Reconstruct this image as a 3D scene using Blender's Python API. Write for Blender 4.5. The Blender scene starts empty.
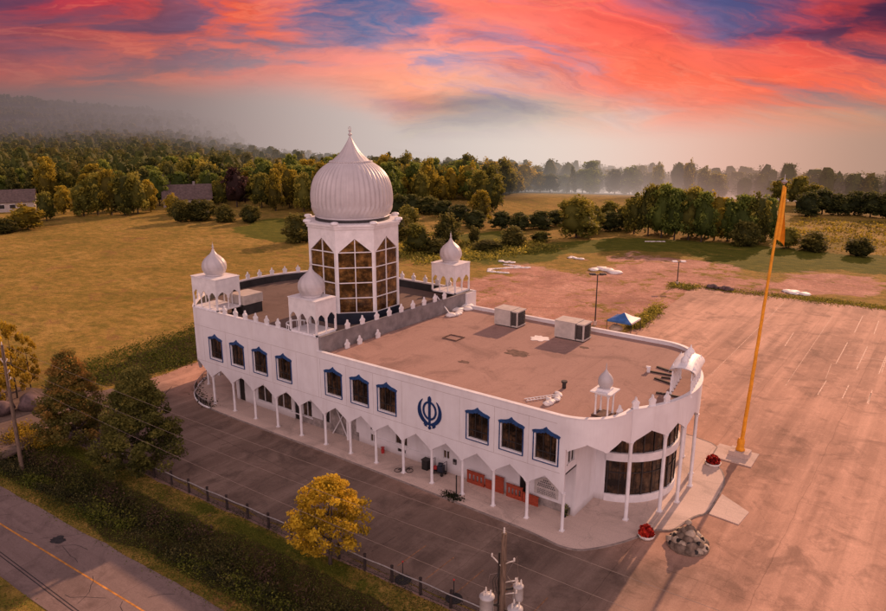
import bpy, bmesh, math, random
import numpy as np
from mathutils import Vector, Matrix, noise

random.seed(7)
rng = np.random.default_rng(7)
PI = math.pi
R = math.radians
scene = bpy.context.scene
COL = scene.collection

# ------------------------------------------------------------------ materials
def srgb(r, g, b):
    f = lambda c: ((c / 255.0) / 12.92 if c <= 10 else (((c / 255.0) + 0.055) / 1.055) ** 2.4)
    return (f(r), f(g), f(b), 1.0)

def new_mat(name):
    m = bpy.data.materials.new(name); m.use_nodes = True
    nt = m.node_tree; nt.nodes.clear()
    out = nt.nodes.new('ShaderNodeOutputMaterial')
    b = nt.nodes.new('ShaderNodeBsdfPrincipled')
    nt.links.new(b.outputs[0], out.inputs[0])
    return m, nt, b, out

def nd(nt, typ, **kw):
    n = nt.nodes.new(typ)
    for k, v in kw.items():
        if k.startswith('i_'):
            n.inputs[k[2:]].default_value = v
        else:
            setattr(n, k, v)
    return n

def noise_tex(nt, vec, scale, detail=4, rough=0.55, dist=0.0):
    n = nt.nodes.new('ShaderNodeTexNoise')
    n.inputs['Scale'].default_value = scale; n.inputs['Detail'].default_value = detail
    n.inputs['Roughness'].default_value = rough; n.inputs['Distortion'].default_value = dist
    if vec is not None: nt.links.new(vec, n.inputs['Vector'])
    return n.outputs['Fac']

def ramp(nt, fac, stops, interp='LINEAR'):
    r = nt.nodes.new('ShaderNodeValToRGB'); cr = r.color_ramp; cr.interpolation = interp
    while len(cr.elements) < len(stops): cr.elements.new(0.5)
    for e, (p, c) in zip(cr.elements, stops):
        e.position = p; e.color = c if len(c) == 4 else (*c, 1)
    nt.links.new(fac, r.inputs[0])
    return r

def mixc(nt, fac, a, b, mode='MIX'):
    m = nt.nodes.new('ShaderNodeMix'); m.data_type = 'RGBA'; m.blend_type = mode
    for sock, v in ((m.inputs[0], fac), (m.inputs[6], a), (m.inputs[7], b)):
        if isinstance(v, (int, float)): sock.default_value = v
        elif isinstance(v, tuple): sock.default_value = v if len(v) == 4 else (*v, 1)
        else: nt.links.new(v, sock)
    return m.outputs[2]

def math_n(nt, op, a, b=None, c=None, clamp=False):
    m = nt.nodes.new('ShaderNodeMath'); m.operation = op; m.use_clamp = clamp
    for i, v in enumerate((a, b, c)):
        if v is None: continue
        if isinstance(v, (int, float)): m.inputs[i].default_value = v
        else: nt.links.new(v, m.inputs[i])
    return m.outputs[0]

def objvec(nt, scale=(1, 1, 1), rot=(0, 0, 0)):
    t = nt.nodes.new('ShaderNodeTexCoord'); mp = nt.nodes.new('ShaderNodeMapping')
    mp.inputs['Scale'].default_value = scale; mp.inputs['Rotation'].default_value = rot
    nt.links.new(t.outputs['Object'], mp.inputs['Vector'])
    return mp.outputs[0]

def worldvec(nt, scale=(1, 1, 1), rot=(0, 0, 0)):
    t = nt.nodes.new('ShaderNodeNewGeometry'); mp = nt.nodes.new('ShaderNodeMapping')
    mp.inputs['Scale'].default_value = scale; mp.inputs['Rotation'].default_value = rot
    nt.links.new(t.outputs['Position'], mp.inputs['Vector'])
    return mp.outputs[0]

def bump(nt, b, h, strength=0.3, dist=0.05):
    n = nt.nodes.new('ShaderNodeBump'); n.inputs['Strength'].default_value = strength; n.inputs['Distance'].default_value = dist
    nt.links.new(h, n.inputs['Height']); nt.links.new(n.outputs[0], b.inputs['Normal'])

def simple(name, col, rough=0.7, var=0.12, scale=3.0, metal=0.0, bmp=0.0, spec=0.4, streak=None):
    """plain surface with two octaves of tonal wear"""
    m, nt, b, out = new_mat(name)
    v = worldvec(nt, streak or (1, 1, 1))
    f1 = noise_tex(nt, v, scale, 5, 0.6)
    lo = tuple(c * (1 - 1.6 * var) for c in col[:3]); hi = tuple(min(1, c * (1 + var)) for c in col[:3])
    r = ramp(nt, f1, [(0.3, lo), (0.7, hi)])
    nt.links.new(r.outputs[0], b.inputs['Base Color'])
    b.inputs['Roughness'].default_value = rough; b.inputs['Metallic'].default_value = metal
    b.inputs['Specular IOR Level'].default_value = spec
    if bmp: bump(nt, b, noise_tex(nt, v, scale * 6, 4), bmp)
    return m

M = {}
# painted stucco: nearly white with vertical rain streaks and a dirty foot
def stucco():
    m, nt, b, out = new_mat('white_stucco')
    f1 = noise_tex(nt, worldvec(nt), 0.35, 5, 0.6)
    f2 = noise_tex(nt, worldvec(nt, (0.9, 0.9, 0.16)), 1.0, 6, 0.6)
    c = ramp(nt, f1, [(0.25, (0.66, 0.62, 0.64)), (0.7, (0.80, 0.77, 0.79))]).outputs[0]
    s = ramp(nt, f2, [(0.5, (1, 1, 1)), (0.80, (0.88, 0.85, 0.83))]).outputs[0]
    c = mixc(nt, 1.0, c, s, 'MULTIPLY')
    f3 = noise_tex(nt, worldvec(nt, (2.4, 2.4, .10)), 1.0, 5, .7)
    c = mixc(nt, .35, c, ramp(nt, math_n(nt, 'MULTIPLY', f3, f1), [(.30, (1, 1, 1)), (.42, (.80, .76, .74))]).outputs[0], 'MULTIPLY')
    g = nd(nt, 'ShaderNodeNewGeometry'); sx = nd(nt, 'ShaderNodeSeparateXYZ'); nt.links.new(g.outputs['Position'], sx.inputs[0])
    z = math_n(nt, 'ADD', sx.outputs[2], math_n(nt, 'MULTIPLY', f2, 0.6))
    d = ramp(nt, math_n(nt, 'MULTIPLY', z, 0.5), [(0.12, (0.62, 0.57, 0.54)), (0.55, (1, 1, 1))]).outputs[0]
    c = mixc(nt, 1.0, c, d, 'MULTIPLY')
    nt.links.new(c, b.inputs['Base Color']); b.inputs['Roughness'].default_value = 0.75
    b.inputs['Specular IOR Level'].default_value = 0.25
    bump(nt, b, noise_tex(nt, worldvec(nt), 14, 4), 0.12, 0.02)
    return m
M['white'] = stucco()
M['white_paint'] = simple('white_paint', (0.78, 0.75, 0.77), 0.5, 0.08, 1.4, bmp=0.05)
M['joint'] = simple('panel_joint', (0.52, 0.46, 0.45), 0.8, 0.15, 2)
M['dome'] = simple('dome_white', (0.52, 0.48, 0.495), 0.42, 0.07, 0.8, bmp=0.04)
M['soffit'] = simple('soffit_plaster', (0.62, 0.56, 0.53), 0.8, 0.1, 1)
M['blue'] = simple('window_blue', (0.020, 0.062, 0.185), 0.4, 0.3, 4)
M['emblem'] = simple('emblem_blue', (0.010, 0.035, 0.13), 0.35, 0.15, 3)
M['grey_wall'] = simple('grey_render', (0.24, 0.21, 0.21), 0.85, 0.22, 0.9, bmp=0.1)
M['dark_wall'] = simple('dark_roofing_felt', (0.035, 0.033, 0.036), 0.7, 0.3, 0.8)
M['navy'] = simple('navy_drum', (0.018, 0.024, 0.042), 0.45, 0.3, 1)
M['steel'] = simple('galvanised_steel', (0.42, 0.39, 0.38), 0.4, 0.2, 3, metal=0.4)
M['dark_metal'] = simple('dark_metal', (0.035, 0.030, 0.030), 0.5, 0.3, 4)
M['ac'] = simple('ac_casing', (0.52, 0.46, 0.42), 0.55, 0.12, 1.5)
M['ac_dark'] = simple('ac_grille', (0.08, 0.065, 0.06), 0.7, 0.2, 6)
M['orange'] = simple('saffron_cloth', (0.80, 0.33, 0.018), 0.75, 0.14, 2.2, bmp=0.15)
M['red_wood'] = simple('red_brown_wood', (0.36, 0.058, 0.026), 0.6, 0.25, 2.5, streak=(1, 1, 6))
M['pole_wood'] = simple('weathered_pole_wood', (0.17, 0.115, 0.085), 0.85, 0.35, 3, streak=(4, 4, 0.6), bmp=0.2)
M['post_wood'] = simple('dark_post', (0.035, 0.022, 0.020), 0.85, 0.3, 3)
M['transformer'] = simple('transformer_grey', (0.46, 0.44, 0.45), 0.45, 0.12, 3)
M['ceramic'] = simple('ceramic', (0.72, 0.66, 0.62), 0.35, 0.1, 5)
M['wire'] = simple('wire', (0.22, 0.17, 0.155), 0.6, 0.1, 1)
M['rubber'] = simple('black_rubber', (0.018, 0.016, 0.016), 0.7, 0.3, 5)
M['tarp_blue'] = simple('blue_tarp', (0.045, 0.15, 0.42), 0.6, 0.2, 1)
M['tarp_white'] = simple('white_tarp', (0.78, 0.72, 0.70), 0.6, 0.12, 1.2, bmp=0.2)
M['planks'] = simple('dark_planks', (0.035, 0.025, 0.022), 0.8, 0.3, 3)
M['stone'] = simple('rockery_stone', (0.20, 0.145, 0.11), 0.9, 0.35, 2.2, bmp=0.5)
M['stone_pale'] = simple('pale_rockery_stone', (0.46, 0.36, 0.275), 0.9, 0.25, 2.2, bmp=0.5)
M['boulder'] = simple('mauve_boulder', (0.13, 0.085, 0.085), 0.9, 0.4, 0.9, bmp=0.6)
M['trunk'] = simple('bark', (0.060, 0.042, 0.032), 0.95, 0.35, 4, streak=(1, 1, 0.3), bmp=0.4)
M['shingle'] = simple('brown_shingles', (0.125, 0.088, 0.082), 0.9, 0.25, 1.2)
M['siding'] = simple('grey_siding', (0.34, 0.30, 0.30), 0.8, 0.12, 1.2)
M['siding_pale'] = simple('pale_siding', (0.42, 0.37, 0.34), 0.8, 0.12, 1.2)
M['brick_dirty'] = simple('stained_plaster', (0.30, 0.255, 0.24), 0.9, 0.35, 1.6)
M['red_obj'] = simple('red_plastic', (0.42, 0.03, 0.03), 0.5, 0.2, 4)
M['sign'] = simple('sign_board', (0.52, 0.47, 0.45), 0.6, 0.12, 3)
M['sign_ink'] = simple('sign_ink', (0.10, 0.09, 0.10), 0.6, 0.2, 8)

def glass(name, tint, warm, vs=(2.3, 2.3, 0.28)):
    m, nt, b, out = new_mat(name)
    v = worldvec(nt, vs)
    f = noise_tex(nt, v, 1.3, 6, 0.7)
    f2 = noise_tex(nt, worldvec(nt), 0.8, 4, 0.65)
    c = ramp(nt, f, [(0.36, tint), (0.62, warm)]).outputs[0]
    c = mixc(nt, ramp(nt, f2, [(0.4, (0, 0, 0)), (0.6, (1, 1, 1))]).outputs[0], tint, c)
    nt.links.new(c, b.inputs['Base Color'])
    b.inputs['Roughness'].default_value = 0.12; b.inputs['Specular IOR Level'].default_value = 0.5
    return m
M['glass'] = glass('bronze_glass', (0.010, 0.007, 0.006), (0.135, 0.075, 0.040))
M['glass_tower'] = glass('tower_bronze_glass', (0.034, 0.016, 0.007), (0.270, 0.135, 0.042), (.9, .9, 1.3))  # golden reflections painted into the pane colour as warm blotches
M['dark_door'] = simple('dark_door', (0.016, 0.013, 0.013), 0.4, 0.3, 2)

def comb3(nt, f):
    n = nt.nodes.new('ShaderNodeCombineColor')
    for i in range(3): nt.links.new(f, n.inputs[i])
    return n.outputs[0]

def asphalt(name, base, pale, warm, rot=0.0, streak=(0.03, 0.35, 1), amount=1.0, front=None):
    m, nt, b, out = new_mat(name)
    w = worldvec(nt)
    f_big = noise_tex(nt, w, 0.055, 6, 0.62, 0.4)
    f_str = noise_tex(nt, worldvec(nt, streak, (0, 0, rot)), 1.0, 6, 0.65)
    f_med = noise_tex(nt, w, 0.6, 6, 0.7)
    f_fine = noise_tex(nt, w, 9, 4, 0.75)
    c = ramp(nt, f_big, [(0.30, base), (0.72, warm)]).outputs[0]
    c = mixc(nt, math_n(nt, 'MULTIPLY', ramp(nt, f_str, [(0.46, (0, 0, 0)), (0.74, (1, 1, 1))]).outputs[0], 0.75 * amount), c, pale)
    c = mixc(nt, math_n(nt, 'MULTIPLY', ramp(nt, f_med, [(0.52, (0, 0, 0)), (0.80, (1, 1, 1))]).outputs[0], 0.6 * amount), c, pale)
    c = mixc(nt, math_n(nt, 'MULTIPLY', ramp(nt, noise_tex(nt, w, 0.22, 5, 0.7, 1.0), [(0.52, (0, 0, 0)), (0.66, (1, 1, 1))]).outputs[0], 0.55), c, tuple(x * 0.62 for x in base[:3]))
    sp_ = nd(nt, 'ShaderNodeTexVoronoi', feature='F1'); sp_.inputs['Scale'].default_value = .17; sp_.inputs['Randomness'].default_value = 1.0; nt.links.new(w, sp_.inputs['Vector'])
    spot = ramp(nt, math_n(nt, 'ADD', sp_.outputs['Distance'], math_n(nt, 'MULTIPLY', f_med, .16)), [(.10, (.55, .52, .50)), (.20, (1, 1, 1))]).outputs[0]
    c = mixc(nt, .75 * amount, c, spot, 'MULTIPLY')
    ty = noise_tex(nt, worldvec(nt, (streak[0] * 2.2, streak[1] * 1.3, 1), (0, 0, rot + .06)), 1.0, 7, .7)
    c = mixc(nt, .40 * amount, c, ramp(nt, ty, [(.34, (.62, .60, .59)), (.50, (1, 1, 1))]).outputs[0], 'MULTIPLY')
    br_ = nd(nt, 'ShaderNodeTexBrick'); br_.inputs['Scale'].default_value = 1.0; br_.inputs['Brick Width'].default_value = 34.0; br_.inputs['Row Height'].default_value = 9.5; br_.inputs['Mortar Size'].default_value = .035; br_.inputs['Mortar Smooth'].default_value = .3
    br_.inputs['Color1'].default_value = (1, 1, 1, 1); br_.inputs['Color2'].default_value = (.93, .93, .93, 1); br_.inputs['Mortar'].default_value = (.55, .52, .5, 1)
    wob_ = nd(nt, 'ShaderNodeVectorMath', operation='ADD'); wn_ = nd(nt, 'ShaderNodeTexNoise'); wn_.inputs['Scale'].default_value = .35; nt.links.new(w, wn_.inputs['Vector']); ws_ = nd(nt, 'ShaderNodeVectorMath', operation='SCALE'); ws_.inputs['Scale'].default_value = .5; nt.links.new(wn_.outputs['Color'], ws_.inputs[0])
    nt.links.new(worldvec(nt, (1, 1, 1), (0, 0, rot + PI / 2)), wob_.inputs[0]); nt.links.new(ws_.outputs[0], wob_.inputs[1]); nt.links.new(wob_.outputs[0], br_.inputs['Vector'])
    c = mixc(nt, .6 * amount, c, br_.outputs['Color'], 'MULTIPLY')
    # fine aggregate
    g = ramp(nt, f_fine, [(0.25, (0.80, 0.80, 0.80)), (0.75, (1.16, 1.16, 1.16))]).outputs[0]
    c = mixc(nt, 1.0, c, g, 'MULTIPLY')
    # hairline cracks
    vo = nd(nt, 'ShaderNodeTexVoronoi', feature='DISTANCE_TO_EDGE'); vo.inputs['Scale'].default_value = 0.16
    wv = nd(nt, 'ShaderNodeVectorMath', operation='ADD')
    nz = nd(nt, 'ShaderNodeTexNoise'); nz.inputs['Scale'].default_value = 0.5; nt.links.new(w, nz.inputs['Vector'])
    sc = nd(nt, 'ShaderNodeVectorMath', operation='SCALE'); sc.inputs['Scale'].default_value = 3.0; nt.links.new(nz.outputs['Color'], sc.inputs[0])
    nt.links.new(w, wv.inputs[0]); nt.links.new(sc.outputs[0], wv.inputs[1]); nt.links.new(wv.outputs[0], vo.inputs['Vector'])
    cr = ramp(nt, vo.outputs['Distance'], [(0.0, (0.55, 0.55, 0.55)), (0.008, (1, 1, 1))]).outputs[0]
    c = mixc(nt, 0.38, c, cr, 'MULTIPLY')
    if front is not None:   # temple's shadow over the front strip painted in as darker asphalt colour
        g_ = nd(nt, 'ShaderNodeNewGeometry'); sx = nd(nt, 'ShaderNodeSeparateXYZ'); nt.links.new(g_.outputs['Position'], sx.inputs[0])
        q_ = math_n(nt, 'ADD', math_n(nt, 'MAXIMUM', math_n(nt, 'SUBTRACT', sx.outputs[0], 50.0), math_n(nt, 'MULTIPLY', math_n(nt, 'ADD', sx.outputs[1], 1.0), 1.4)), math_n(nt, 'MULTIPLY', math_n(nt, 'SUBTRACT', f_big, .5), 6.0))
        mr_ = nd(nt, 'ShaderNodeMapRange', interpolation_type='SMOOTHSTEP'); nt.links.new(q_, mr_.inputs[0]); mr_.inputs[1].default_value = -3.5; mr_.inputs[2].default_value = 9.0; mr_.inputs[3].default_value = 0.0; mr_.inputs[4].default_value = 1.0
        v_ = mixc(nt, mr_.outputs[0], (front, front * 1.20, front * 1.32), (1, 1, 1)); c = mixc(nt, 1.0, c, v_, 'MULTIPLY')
    nt.links.new(c, b.inputs['Base Color']); b.inputs['Roughness'].default_value = 0.9; b.inputs['Specular IOR Level'].default_value = 0.2
    bump(nt, b, f_fine, 0.25, 0.02)
    return m
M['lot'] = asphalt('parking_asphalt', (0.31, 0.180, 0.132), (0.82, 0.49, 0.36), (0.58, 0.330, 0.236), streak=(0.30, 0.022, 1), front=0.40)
M['road'] = asphalt('road_asphalt', (0.22, 0.155, 0.14), (0.31, 0.225, 0.205), (0.25, 0.18, 0.162), rot=R(-2.5), streak=(0.02, 0.7, 1), amount=0.8)
M['concrete'] = asphalt('concrete_slab', (0.58, 0.45, 0.39), (0.78, 0.61, 0.52), (0.68, 0.52, 0.445), amount=0.7)
M['kerb'] = simple('kerb_concrete', (0.30, 0.24, 0.215), 0.9, 0.25, 1.5, bmp=0.15)
M['roofing'] = asphalt('roof_gravel', (0.33, 0.20, 0.168), (0.45, 0.28, 0.23), (0.39, 0.24, 0.198), streak=(0.35, 0.05, 1), amount=0.55)
M['roofing_dark'] = asphalt('upper_roof_gravel', (0.15, 0.105, 0.092), (0.24, 0.165, 0.14), (0.19, 0.13, 0.108), amount=0.6)
M['deposit'] = simple('roof_stain', (0.15, 0.085, 0.066), 0.9, 0.4, 2)
M['verge'] = asphalt('gravel_verge', (0.22, 0.14, 0.115), (0.42, 0.28, 0.23), (0.30, 0.19, 0.155))
M['line_white'] = simple('white_line_paint', (0.68, 0.46, 0.36), 0.8, 0.45, 3)
M['line_stall'] = simple('worn_stall_paint', (0.30, 0.145, 0.07), 0.8, 0.5, 2.5)
M['line_yellow'] = simple('yellow_line_paint', (0.62, 0.26, 0.05), 0.8, 0.35, 1.5)
M['line_faded'] = simple('faded_line_paint', (0.13, 0.085, 0.065), 0.8, 0.4, 2.5)
M['line_dust'] = simple('dusty_line_paint', (0.62, 0.40, 0.31), 0.8, 0.4, 2.0)
M['tar'] = simple('tar_seam', (0.035, 0.030, 0.032), 0.6, 0.3, 3)

def leaf_mat(name, dark, mid, light, trans=0.3, gain=1.0):
    hue = (1, 1, 1) if name in ('flower_red', 'leaf_rust', 'leaf_maroon', 'leaf_yellow', 'leaf_near_green', 'leaf_near_red') else (.88, 1.16, .95)
    dark, mid, light = [tuple(min(.9, c * gain * k) for c, k in zip(q, hue)) for q in (dark, mid, light)]
    m, nt, b, out = new_mat(name)
    at = nd(nt, 'ShaderNodeAttribute', attribute_name='tint')
    oi = nd(nt, 'ShaderNodeObjectInfo')
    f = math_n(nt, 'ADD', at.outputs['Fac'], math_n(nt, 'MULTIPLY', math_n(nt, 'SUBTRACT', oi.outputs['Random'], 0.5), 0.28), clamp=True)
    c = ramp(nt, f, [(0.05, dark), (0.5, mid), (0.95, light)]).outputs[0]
    nt.links.new(c, b.inputs['Base Color']); b.inputs['Roughness'].default_value = 0.7; b.inputs['Specular IOR Level'].default_value = 0.15
    tr = nd(nt, 'ShaderNodeBsdfTranslucent'); nt.links.new(c, tr.inputs[0])
    mx = nd(nt, 'ShaderNodeMixShader'); mx.inputs[0].default_value = trans
    nt.links.new(b.outputs[0], mx.inputs[1]); nt.links.new(tr.outputs[0], mx.inputs[2]); nt.links.new(mx.outputs[0], out.inputs[0])
    return m
LEAF = {
    'far_green': leaf_mat('leaf_far_green', (0.020, 0.020, 0.007), (0.075, 0.068, 0.018), (0.20, 0.155, 0.038), 0.3),
    'far_olive': leaf_mat('leaf_far_olive', (0.024, 0.021, 0.007), (0.105, 0.080, 0.020), (0.25, 0.165, 0.038), 0.3),
    'far_gold': leaf_mat('leaf_far_gold', (0.030, 0.022, 0.007), (0.14, 0.092, 0.018), (0.30, 0.175, 0.030), 0.3),
    'green': leaf_mat('leaf_green', (0.018, 0.019, 0.005), (0.052, 0.050, 0.012), (0.125, 0.098, 0.022), .52, gain=3.7),
    'olive': leaf_mat('leaf_olive', (0.024, 0.020, 0.006), (0.085, 0.060, 0.013), (0.185, 0.115, 0.024), .52, gain=3.3),
    'gold': leaf_mat('leaf_gold', (0.038, 0.025, 0.006), (0.150, 0.088, 0.013), (0.27, 0.152, 0.020), .52, gain=2.7),
    'golden': leaf_mat('leaf_golden_tree', (0.05, 0.028, 0.006), (0.21, 0.105, 0.012), (0.42, 0.21, 0.020), .42, gain=2.0),
    'dark': leaf_mat('leaf_dark', (0.011, 0.011, 0.005), (0.033, 0.028, 0.010), (0.085, 0.060, 0.018), .52, gain=3.6),
    'darkbush': leaf_mat('leaf_darkbush', (0.015, 0.013, 0.005), (0.050, 0.036, 0.011), (0.125, 0.078, 0.022), .52, gain=3.4),
    'maroon': leaf_mat('leaf_maroon', (0.012, 0.007, 0.006), (0.030, 0.014, 0.013), (0.062, 0.028, 0.024), gain=1.7),
    'yellow': leaf_mat('leaf_yellow', (0.20, 0.150, 0.018), (0.62, 0.41, 0.032), (0.95, 0.64, 0.055), 0.45),
    'near_green': leaf_mat('leaf_near_green', (0.066, 0.072, 0.020), (0.225, 0.215, 0.052), (0.52, 0.39, 0.09), 0.55),
    'near_red': leaf_mat('leaf_near_red', (0.066, 0.072, 0.020), (0.230, 0.205, 0.052), (0.60, 0.30, 0.08), 0.55),
    'weed': leaf_mat('leaf_weed', (0.014, 0.012, 0.007), (0.044, 0.036, 0.016), (0.15, 0.092, 0.036), 0.2, gain=1.1),
    'grass': leaf_mat('leaf_grass', (0.045, 0.048, 0.008), (0.115, 0.105, 0.017), (0.25, 0.19, 0.036), 0.4),
    'ditch_green': leaf_mat('leaf_ditch_green', (0.022, 0.020, 0.007), (0.060, 0.052, 0.014), (0.15, 0.11, 0.026), 0.3),
    'rust': leaf_mat('leaf_rust', (0.025, 0.016, 0.011), (0.070, 0.042, 0.030), (0.13, 0.078, 0.052), 0.2),
    'flower': leaf_mat('flower_red', (0.10, 0.006, 0.006), (0.42, 0.018, 0.016), (0.70, 0.06, 0.03), 0.2, gain=1.1),
}

# ------------------------------------------------------------------ mesh helpers
class MB:
    def __init__(s): s.v = []; s.f = []; s.mi = []; s.sm = []
    def add(s, vs, fs, mi=0, smooth=False):
        o = len(s.v); s.v += [tuple(p) for p in vs]
        s.f += [tuple(i + o for i in f) for f in fs]; s.mi += [mi] * len(fs); s.sm += [smooth] * len(fs); return s
    def box(s, x0, x1, y0, y1, z0, z1, mi=0):
        v = [(x0, y0, z0), (x1, y0, z0), (x1, y1, z0), (x0, y1, z0), (x0, y0, z1), (x1, y0, z1), (x1, y1, z1), (x0, y1, z1)]
        return s.add(v, [(3, 2, 1, 0), (4, 5, 6, 7), (0, 1, 5, 4), (1, 2, 6, 5), (2, 3, 7, 6), (3, 0, 4, 7)], mi)
    def obox(s, c, size, rz=0, mi=0, rot=None):
        m = Matrix.Rotation(rz, 3, 'Z') if rot is None else rot
        hx, hy, hz = [d / 2 for d in size]
        v = [Vector(c) + m @ Vector(p) for p in [(-hx, -hy, -hz), (hx, -hy, -hz), (hx, hy, -hz), (-hx, hy, -hz), (-hx, -hy, hz), (hx, -hy, hz), (hx, hy, hz), (-hx, hy, hz)]]
        return s.add(v, [(3, 2, 1, 0), (4, 5, 6, 7), (0, 1, 5, 4), (1, 2, 6, 5), (2, 3, 7, 6), (3, 0, 4, 7)], mi)
    def prism(s, poly, z0, z1, mi=0, bottom=True):
        n = len(poly); v = [(x, y, z0) for x, y in poly] + [(x, y, z1) for x, y in poly]
        f = [tuple(range(n, 2 * n))] + ([tuple(reversed(range(n)))] if bottom else [])
        f += [(i, (i + 1) % n, n + (i + 1) % n, n + i) for i in range(n)]
        return s.add(v, f, mi)
    def plate(s, poly, o, ux, uz, un, d, mi=0):
        """polygon in the (ux,uz) plane at o, thickened by d along un"""
        o, ux, uz, un = Vector(o), Vector(ux), Vector(uz), Vector(un); n = len(poly)
        a = [o + ux * p + uz * q for p, q in poly]; b = [p + un * d for p in a]
        f = [tuple(reversed(range(n))), tuple(range(n, 2 * n))] + [(i, (i + 1) % n, n + (i + 1) % n, n + i) for i in range(n)]
        return s.add(a + b, f, mi)
    def cyl(s, p0, p1, r0, r1=None, n=10, mi=0, smooth=True, caps=True):
        r1 = r0 if r1 is None else r1; p0, p1 = Vector(p0), Vector(p1)
        d = (p1 - p0).normalized(); u = d.orthogonal().normalized(); w = d.cross(u)
        ring = lambda p, r: [p + (u * math.cos(2 * PI * i / n) + w * math.sin(2 * PI * i / n)) * r for i in range(n)]
        v = ring(p0, r0) + ring(p1, r1)
        s.add(v, [(i, (i + 1) % n, n + (i + 1) % n, n + i) for i in range(n)], mi, smooth)
        if caps: s.add(v[:n], [tuple(reversed(range(n)))], mi); s.add(v[n:], [tuple(range(n))], mi)
        return s
    def tube(s, pts, r, n=6, mi=0):
        pts = [Vector(p) for p in pts]; rs = r if isinstance(r, (list, tuple)) else [r] * len(pts)
        v = []; u = None
        for i, p in enumerate(pts):
            d = (pts[min(i + 1, len(pts) - 1)] - pts[max(i - 1, 0)]).normalized()
            u = d.orthogonal().normalized() if u is None else (u - d * u.dot(d)).normalized()
            w = d.cross(u); v += [p + (u * math.cos(2 * PI * k / n) + w * math.sin(2 * PI * k / n)) * rs[i] for k in range(n)]
        f = [(i * n + k, i * n + (k + 1) % n, (i + 1) * n + (k + 1) % n, (i + 1) * n + k) for i in range(len(pts) - 1) for k in range(n)]
        f += [tuple(reversed(range(n))), tuple(range((len(pts) - 1) * n, len(pts) * n))]
        return s.add(v, f, mi, True)
    def lathe(s, prof, c=(0, 0, 0), n=24, mi=0, mod=None, smooth=True):
        """prof = [(r,z)...]; mod(angle, t, r) -> r"""
        c = Vector(c); v = []
        for j, (r, z) in enumerate(prof):
            for k in range(n):
                a = 2 * PI * k / n; rr = mod(a, j / (len(prof) - 1), r) if mod else r
                v.append(c + Vector((rr * math.cos(a), rr * math.sin(a), z)))
        f = [(j * n + k, j * n + (k + 1) % n, (j + 1) * n + (k + 1) % n, (j + 1) * n + k) for j in range(len(prof) - 1) for k in range(n)]
        s.add(v, f, mi, smooth); m = len(prof) - 1
        s.add(v[:n], [tuple(reversed(range(n)))], mi); s.add(v[m * n:], [tuple(range(n))], mi)
        return s
    def build(s, name, mats, parent=None, origin=None, bevel=0):
        me = bpy.data.meshes.new(name)
        off = Vector(origin) if origin is not None else (wloc(parent) if parent is not None else Vector((0, 0, 0)))
        me.from_pydata([Vector(p) - off for p in s.v], [], s.f)
        for m in (mats if isinstance(mats, (list, tuple)) else [mats]): me.materials.append(m)
        me.polygons.foreach_set('material_index', s.mi); me.polygons.foreach_set('use_smooth', s.sm); me.update()
        ob = bpy.data.objects.new(name, me); COL.objects.link(ob)
        if parent is not None: ob.parent = parent; ob.location = off - wloc(parent)
        elif origin is not None: ob.location = off
        if bevel:
            b = ob.modifiers.new('bevel', 'BEVEL'); b.width = bevel; b.segments = 2; b.limit_method = 'ANGLE'
        return ob

def wloc(o):
    v = Vector((0, 0, 0))
    while o is not None: v = v + Vector(o.location); o = o.parent
    return v

def tag(o, label=None, cat=None, group=None, kind=None):
    if label: o['label'] = label
    if cat: o['category'] = cat
    if group: o['group'] = group
    if kind: o['kind'] = kind
    return o

def thing(name, label, cat, loc=(0, 0, 0), rz=0, group=None):
    o = bpy.data.objects.new(name, None); COL.objects.link(o); o.location = loc; o.rotation_euler = (0, 0, rz)
    o.empty_display_size = 0.3
    return tag(o, label, cat, group)

def copy_obj(o, parent=None, loc=None):
    c = o.copy(); COL.objects.link(c)
    if parent is not None: c.parent = parent
    if loc is not None: c.location = loc
    for ch in list(o.children): copy_obj(ch, c)
    return c

def pw(pts):
    """piecewise linear function"""
    xs = [p[0] for p in pts]; ys = [p[1] for p in pts]
    return lambda x: float(np.interp(x, xs, ys))

def np_mesh(name, co, quads, mats, tint=None, mi=None, smooth=False):
    me = bpy.data.meshes.new(name); nq = len(quads)
    me.vertices.add(len(co)); me.vertices.foreach_set('co', co.astype(np.float32).ravel())
    me.loops.add(nq * 4); me.loops.foreach_set('vertex_index', quads.astype(np.int32).ravel())
    me.polygons.add(nq); me.polygons.foreach_set('loop_start', np.arange(0, nq * 4, 4, dtype=np.int32))
    for m in mats: me.materials.append(m)
    if mi is not None: me.polygons.foreach_set('material_index', mi.astype(np.int32))
    if smooth: me.polygons.foreach_set('use_smooth', np.ones(nq, dtype=bool))
    me.update(calc_edges=True)
    if tint is not None:
        a = me.attributes.new('tint', 'FLOAT', 'FACE'); a.data.foreach_set('value', tint.astype(np.float32))
    me.validate(); return me

def leaf_quads(P, size, flat=0.35, aspect=0.6, droop=0.0):
    """one quad per row of P, randomly turned; flat pulls the normals upwards"""
    n = len(P); nrm = rng.normal(size=(n, 3)); nrm /= np.linalg.norm(nrm, axis=1)[:, None]
    nrm[:, 2] = np.abs(nrm[:, 2]) + flat; nrm /= np.linalg.norm(nrm, axis=1)[:, None]
    u = np.cross(nrm, rng.normal(size=(n, 3))); u /= np.linalg.norm(u, axis=1)[:, None]; w = np.cross(nrm, u)
    s = (size * rng.uniform(0.6, 1.35, n))[:, None]; u = u * s * 0.5; w = w * s * 0.5 * aspect
    co = np.stack([P - u, P + w * 1.0 - u * 0.1, P + u, P - w - u * 0.1], 1).reshape(-1, 3)
    return co, np.arange(n * 4).reshape(n, 4)

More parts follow.
